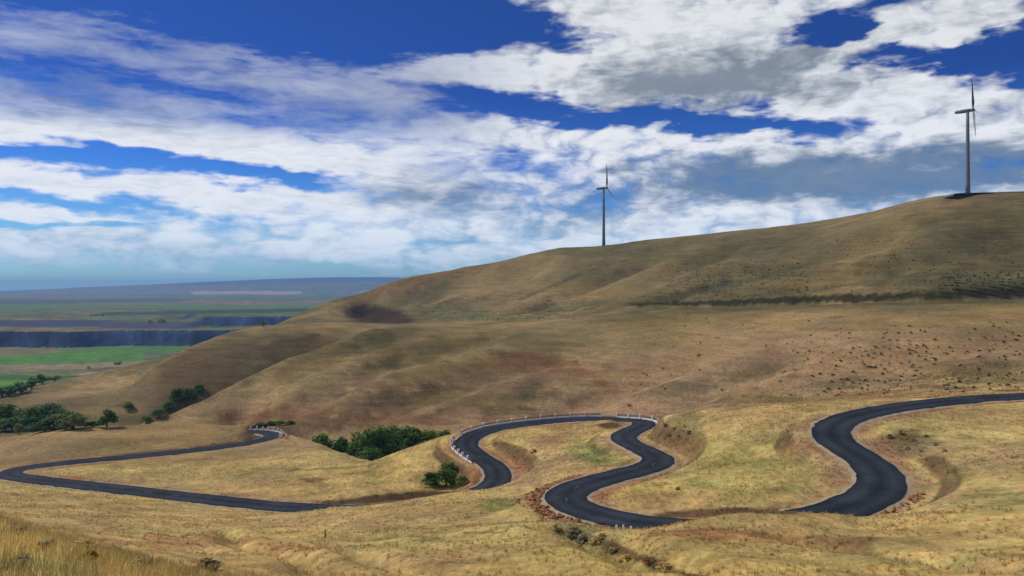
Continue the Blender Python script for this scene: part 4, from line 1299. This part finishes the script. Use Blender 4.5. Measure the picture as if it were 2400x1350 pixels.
# named bushes close by
for (u, v, wpx, lab, dark) in [(40, 1258, 60, 'dark sagebrush on the near grassy knoll at the left edge', True), (108, 1290, 66, 'dull green sagebrush low on the near grassy knoll', False), (188, 1300, 84, 'grey green sagebrush on the near knoll above the yellow one', False), (330, 1338, 80, 'green sagebrush at the foot of the near knoll', False), (480, 1343, 90, 'low dark green bush at the bottom edge right of the knoll', True), (50, 1340, 90, 'pale sagebrush in the bottom left corner grass', False),
                         (1810, 1302, 18, 'single dark bush on the bare foreground slope', True), (1590, 1150, 18, 'dark bush beside the reddish bank between two loops', True), (1250, 1062, 20, 'dark bush on the brown bank inside the middle bend', True), (1475, 955, 16, 'dark bush at the foot of the brown hill above the bend', True)]:
    p = hit(u, v)
    sage_at(p[0], p[1], p[2], wpx * p[1] / F, lab, None, dark)
p = hit(205, 1322)
mt_yel = leaf_mat('yellow_flowering_leaves', (.36, .24, .03), .35)
ym = SG[0].copy(); ym.materials.clear(); ym.materials.append(mt_yel)
o = bpy.data.objects.new('rabbitbrush', ym); COL.objects.link(o); o.location = tuple(p)
w_ = 64 * p[1] / F; o.scale = (w_ / 2, w_ / 2, w_ / 3.4)
tag(o, 'bright yellow flowering bush on the near grassy knoll', 'bush')
for (u, v, wpx) in [(1335, 1262, 40), (1370, 1272, 48), (1395, 1280, 46), (1410, 1264, 34), (1345, 1248, 34), (1300, 1245, 34), (1265, 1222, 28), (1255, 1200, 24), (1440, 1298, 44), (1475, 1312, 48), (1520, 1327, 50), (1560, 1340, 54)]:
    p = hit(u, v)
    sage_at(p[0], p[1], p[2], wpx * p[1] / F, 'grey green brush lining the ditch below the near loop', 'brush along the ditch', random.random() < .3)
for (u, v) in [(1560, 1000), (1580, 1010), (1600, 1005), (1615, 1018), (1590, 1028), (1570, 1025), (2085, 1030), (2110, 1020), (2140, 1035), (2170, 1025), (2125, 1055), (2160, 1060), (2190, 1045), (2215, 1060)]:
    p = hit(u, v)
    sage_at(p[0], p[1], p[2], random.uniform(14, 24) * p[1] / F, 'low brownish brush on the ' + ('bank above the middle bend' if u < 1800 else 'slope inside the right bend'), 'brush on the banks ' + ('above the middle bend' if u < 1800 else 'inside the right bend'), random.random() < .45)


# ------------------------------------------------------------------ stuff: grass and far brush scattered by geometry nodes
def scatter(name, src_v, src_q, src_shade, P_, scl, tint_, mat, label, cat):
    ns = len(src_v); N = len(P_)
    co = np.vstack([np.asarray(src_v), P_])
    is_src = np.concatenate([np.ones(ns), np.zeros(N)])
    sc = np.concatenate([np.ones(ns), scl])
    rot = np.concatenate([np.zeros(ns), RNG.uniform(0, 6.283, N)])
    tn = np.concatenate([np.ones((ns, 4)), np.concatenate([tint_, np.ones((N, 1))], 1)])
    me = np_mesh(name, co, src_q, None, {'is_src': ('FLOAT', is_src), 'scl': ('FLOAT', sc), 'rot': ('FLOAT', rot), 'gtint': ('FLOAT_COLOR', tn), 'shade': ('FLOAT', np.concatenate([src_shade, np.zeros(N)]))}, False)
    o = link(name, me, mat)
    ng = bpy.data.node_groups.new(name, 'GeometryNodeTree')
    ng.interface.new_socket('Geometry', in_out='INPUT', socket_type='NodeSocketGeometry')
    ng.interface.new_socket('Geometry', in_out='OUTPUT', socket_type='NodeSocketGeometry')
    N_ = ng.nodes; L_ = ng.links
    gi = N_.new('NodeGroupInput'); go = N_.new('NodeGroupOutput')
    def attr(nm, typ='FLOAT'):
        a = N_.new('GeometryNodeInputNamedAttribute'); a.data_type = typ; a.inputs['Name'].default_value = nm
        return [s for s in a.outputs if s.enabled and s.name == 'Attribute'][0]
    cmp_ = N_.new('FunctionNodeCompare'); cmp_.data_type = 'FLOAT'; cmp_.operation = 'GREATER_THAN'
    L_.new(attr('is_src'), cmp_.inputs[0]); cmp_.inputs[1].default_value = .5
    sp = N_.new('GeometryNodeSeparateGeometry'); sp.domain = 'POINT'
    L_.new(gi.outputs[0], sp.inputs[0]); L_.new(cmp_.outputs[0], sp.inputs['Selection'])
    iop = N_.new('GeometryNodeInstanceOnPoints')
    L_.new(sp.outputs['Inverted'], iop.inputs['Points']); L_.new(sp.outputs['Selection'], iop.inputs['Instance'])
    cx = N_.new('ShaderNodeCombineXYZ'); L_.new(attr('rot'), cx.inputs[2])
    L_.new(cx.outputs[0], iop.inputs['Rotation'])
    L_.new(attr('scl'), iop.inputs['Scale'])
    L_.new(iop.outputs[0], go.inputs[0])
    md = o.modifiers.new('scatter', 'NODES'); md.node_group = ng
    return tag(o, label, cat, kind='stuff')


mt_grass, n, b = new_mat('dry_grass_blades')
a1 = n.n('ShaderNodeAttribute', attribute_name='gtint', attribute_type='INSTANCER')
a2 = n.n('ShaderNodeAttribute', attribute_name='shade')
f = n.mrange(a2.outputs['Fac'], 0, 1, .75, 1.3)
n.put(b.inputs['Base Color'], n.mix(1.0, a1.outputs['Color'], n.comb(f, f, f), 'MULTIPLY'))
b.inputs['Specular IOR Level'].default_value = .05
tr = n.n('ShaderNodeBsdfTranslucent'); mx_ = n.n('ShaderNodeMixShader'); mx_.inputs[0].default_value = .45
n.t.links.new(b.inputs['Base Color'].links[0].from_socket, tr.inputs[0])
ou = [q for q in n.t.nodes if q.type == 'OUTPUT_MATERIAL'][0]
n.t.links.new(b.outputs[0], mx_.inputs[1]); n.t.links.new(tr.outputs[0], mx_.inputs[2]); n.t.links.new(mx_.outputs[0], ou.inputs[0])


def tuft_src(nb, hh, spread, bw, seed):
    r_ = np.random.default_rng(seed); V = []; Fq = []; sh = []
    for k_ in range(nb):
        a = r_.uniform(0, 6.283); r0 = spread * math.sqrt(r_.uniform(0, 1)); x, y = math.cos(a) * r0, math.sin(a) * r0
        h = hh * r_.uniform(.5, 1.1); lean = r_.uniform(.1, .6) * h; la = a + r_.normal() * .8
        t = np.array((-math.sin(la), math.cos(la), 0)) * bw
        ld = np.array((math.cos(la), math.sin(la), 0))
        p0 = np.array((x, y, -.05)); p1 = p0 + np.array((0, 0, h * .6)) + ld * lean * .35; p2 = p0 + np.array((0, 0, h)) + ld * lean
        k0 = len(V)
        V += [p0 - t, p0 + t, p1 + t * .8, p1 - t * .8, p2 + t * .25, p2 - t * .25]
        Fq += [(k0, k0 + 1, k0 + 2, k0 + 3), (k0 + 3, k0 + 2, k0 + 4, k0 + 5)]
        sh += [r_.uniform(0, 1)] * 6
    return np.array(V), np.array(Fq), np.array(sh)


def tint_at(P_):
    r = np.hypot(P_[:, 0], P_[:, 1]); th = np.arctan2(P_[:, 0], P_[:, 1])
    i = np.clip(np.searchsorted(RR, r), 0, NR - 1); j = np.clip(np.searchsorted(TH, th), 0, NC - 1)
    return col[i, j]


def scatter_pts(N, r0, r1, t0, t1, power=1.0):
    r = np.exp(RNG.uniform(math.log(r0), math.log(r1), N)) if power == 1.0 else np.sqrt(RNG.uniform(r0 * r0, r1 * r1, N))
    th = RNG.uniform(R(t0), R(t1), N)
    x, y = r * np.sin(th), r * np.cos(th)
    return np.stack([x, y, ground(x, y)], 1)


def off_road(P_):
    i = np.clip(np.searchsorted(RR, np.hypot(P_[:, 0], P_[:, 1])), 0, NR - 1); j = np.clip(np.searchsorted(TH, np.arctan2(P_[:, 0], P_[:, 1])), 0, NC - 1)
    return rd0[i, j] > HALF + 1.6


# tall grass on the near knoll
src = tuft_src(14, .36, .20, .006, 1)
P_ = scatter_pts(6500, 7, 34, -36, -16, 2.0)
P2 = scatter_pts(7000, 30, 80, -36, 36, 2.0)
P_ = np.vstack([P_, P2])
tn = tint_at(P_) * RNG.uniform(.7, 1.6, (len(P_), 1)) * (1 + RNG.normal(0, .05, (len(P_), 3)))
scatter('tall_grass', *src, P_, RNG.uniform(.25, .9, len(P_)) ** 1.5, np.clip(tn * np.where(fbm(P_[:, 0] / 2.5, P_[:, 1] / 2.5, 3, .6, 91)[:, None] > .12, np.array((.66, .78, .78)), np.array((1.08, 1.02, 1.0))), .01, .8), mt_grass, 'tall dry straw-coloured grass over the near slope', 'grass')
# bunch grass over the middle ground
src = tuft_src(9, .42, .22, .035, 2)
P_ = scatter_pts(50000, 45, 330, -36, 36, 2.0)
P_ = P_[off_road(P_)]
cl = fbm(P_[:, 0] / 9, P_[:, 1] / 9, 3, .6, 50)
P_ = P_[cl > -.18 + RNG.uniform(-.25, .25, len(P_))]
tn = tint_at(P_) * RNG.uniform(1.0, 1.4, (len(P_), 1)) * (1 + RNG.normal(0, .06, (len(P_), 3)))
scatter('bunch_grass', *src, P_, RNG.uniform(.4, 1.0, len(P_)), np.clip(tn, .01, .8), mt_grass, 'dry bunch grass covering the middle slopes around the road', 'grass')
# brush too far off to count
if far_pts:
    V = []; m0 = SG[0]
    vv = np.empty(len(m0.vertices) * 3, np.float32); m0.vertices.foreach_get('co', vv); vv = vv.reshape(-1, 3)
    qq = np.arange(len(vv)).reshape(-1, 4)
    sh = np.empty(len(vv), np.float32); m0.attributes['shade'].data.foreach_get('value', sh)
    FP = [p for p, _ in far_pts]; FS = [s / 2 for _, s in far_pts]
    for (u0, u1, v0, v1, N) in ((1500, 2420, 560, 700, 300), (1560, 1900, 620, 700, 300), (950, 1350, 690, 755, 350), (2200, 2420, 640, 700, 250)):
        for k_ in range(N):
            p = hit(random.uniform(u0, u1), random.uniform(v0, v1)); FP.append(p); FS.append(random.uniform(.4, 1.1))
    FP = np.array(FP)
    tn = np.clip(np.array((.12, .115, .068)) * RNG.uniform(.6, 1.4, (len(FP), 1)), .01, .5)
    scatter('distant_sagebrush', vv * np.array((1, 1, .7)), qq, sh, FP, np.array(FS), tn, mt_grass, 'specks of sagebrush over the farther hillsides', 'brush')

relabel([o_ for o_ in of_group('trees in the wooded gully') if o_['label'] == gl], '{} from the left of the packed dark green gully trees')
relabel([o_ for o_ in of_group('trees in the left valley') if o_['label'] == vl], '{} dark tree from the left in the valley row behind the meadow')
relabel(of_group('bushes in the hollow'), '{} green bush from the left in the line climbing the hollow')
relabel(of_group('trees along the fields'), '{} dark tree from the left along the green fields beyond the spur')
relabel(of_group('scrub behind the far hairpin'), '{} dark scrub bush from the left behind the far hairpin guardrail')
relabel(of_group('brush along the ditch'), '{} grey green bush from the left along the ditch below the near loop')
relabel(of_group('brush on the banks above the middle bend'), '{} brownish bush from the left on the bank above the middle bend')
relabel(of_group('brush on the banks inside the right bend'), '{} brownish bush from the left on the slope inside the right bend')
relabel(of_group('marker posts by the near loop'), '{} short white marker post from the left below the rubble bank')

# ------------------------------------------------------------------ air
hz = bmesh.new()
add_box(hz, 0, 0, 60, 54000, 54000, 640)
zmin = float(Z.min())
hme = bpy.data.meshes.new('haze'); hz.to_mesh(hme); hz.free()
for v_ in hme.vertices: v_.co.z = (zmin - 2.0) if v_.co.z < 60 else max(float(Z.max()) + 20, pA[2] + 150)
mh = bpy.data.materials.new('haze'); mh.use_nodes = True
mh.node_tree.nodes.clear()
pv = mh.node_tree.nodes.new('ShaderNodeVolumePrincipled'); mo = mh.node_tree.nodes.new('ShaderNodeOutputMaterial')
pv.inputs['Color'].default_value = (.30, .58, 1.0, 1)
pv.inputs['Density'].default_value = 6.5e-5
pv.inputs['Anisotropy'].default_value = 0.1
mh.node_tree.links.new(pv.outputs[0], mo.inputs['Volume'])
hme.materials.append(mh)
ho = bpy.data.objects.new('haze', hme); COL.objects.link(ho)
tag(ho, 'thin blue haze lying over the far plain', 'haze', kind='stuff')

scene.render.engine = 'CYCLES'
scene.cycles.volume_bounces = 0
scene.cycles.max_bounces = 4
scene.cycles.use_denoising = True
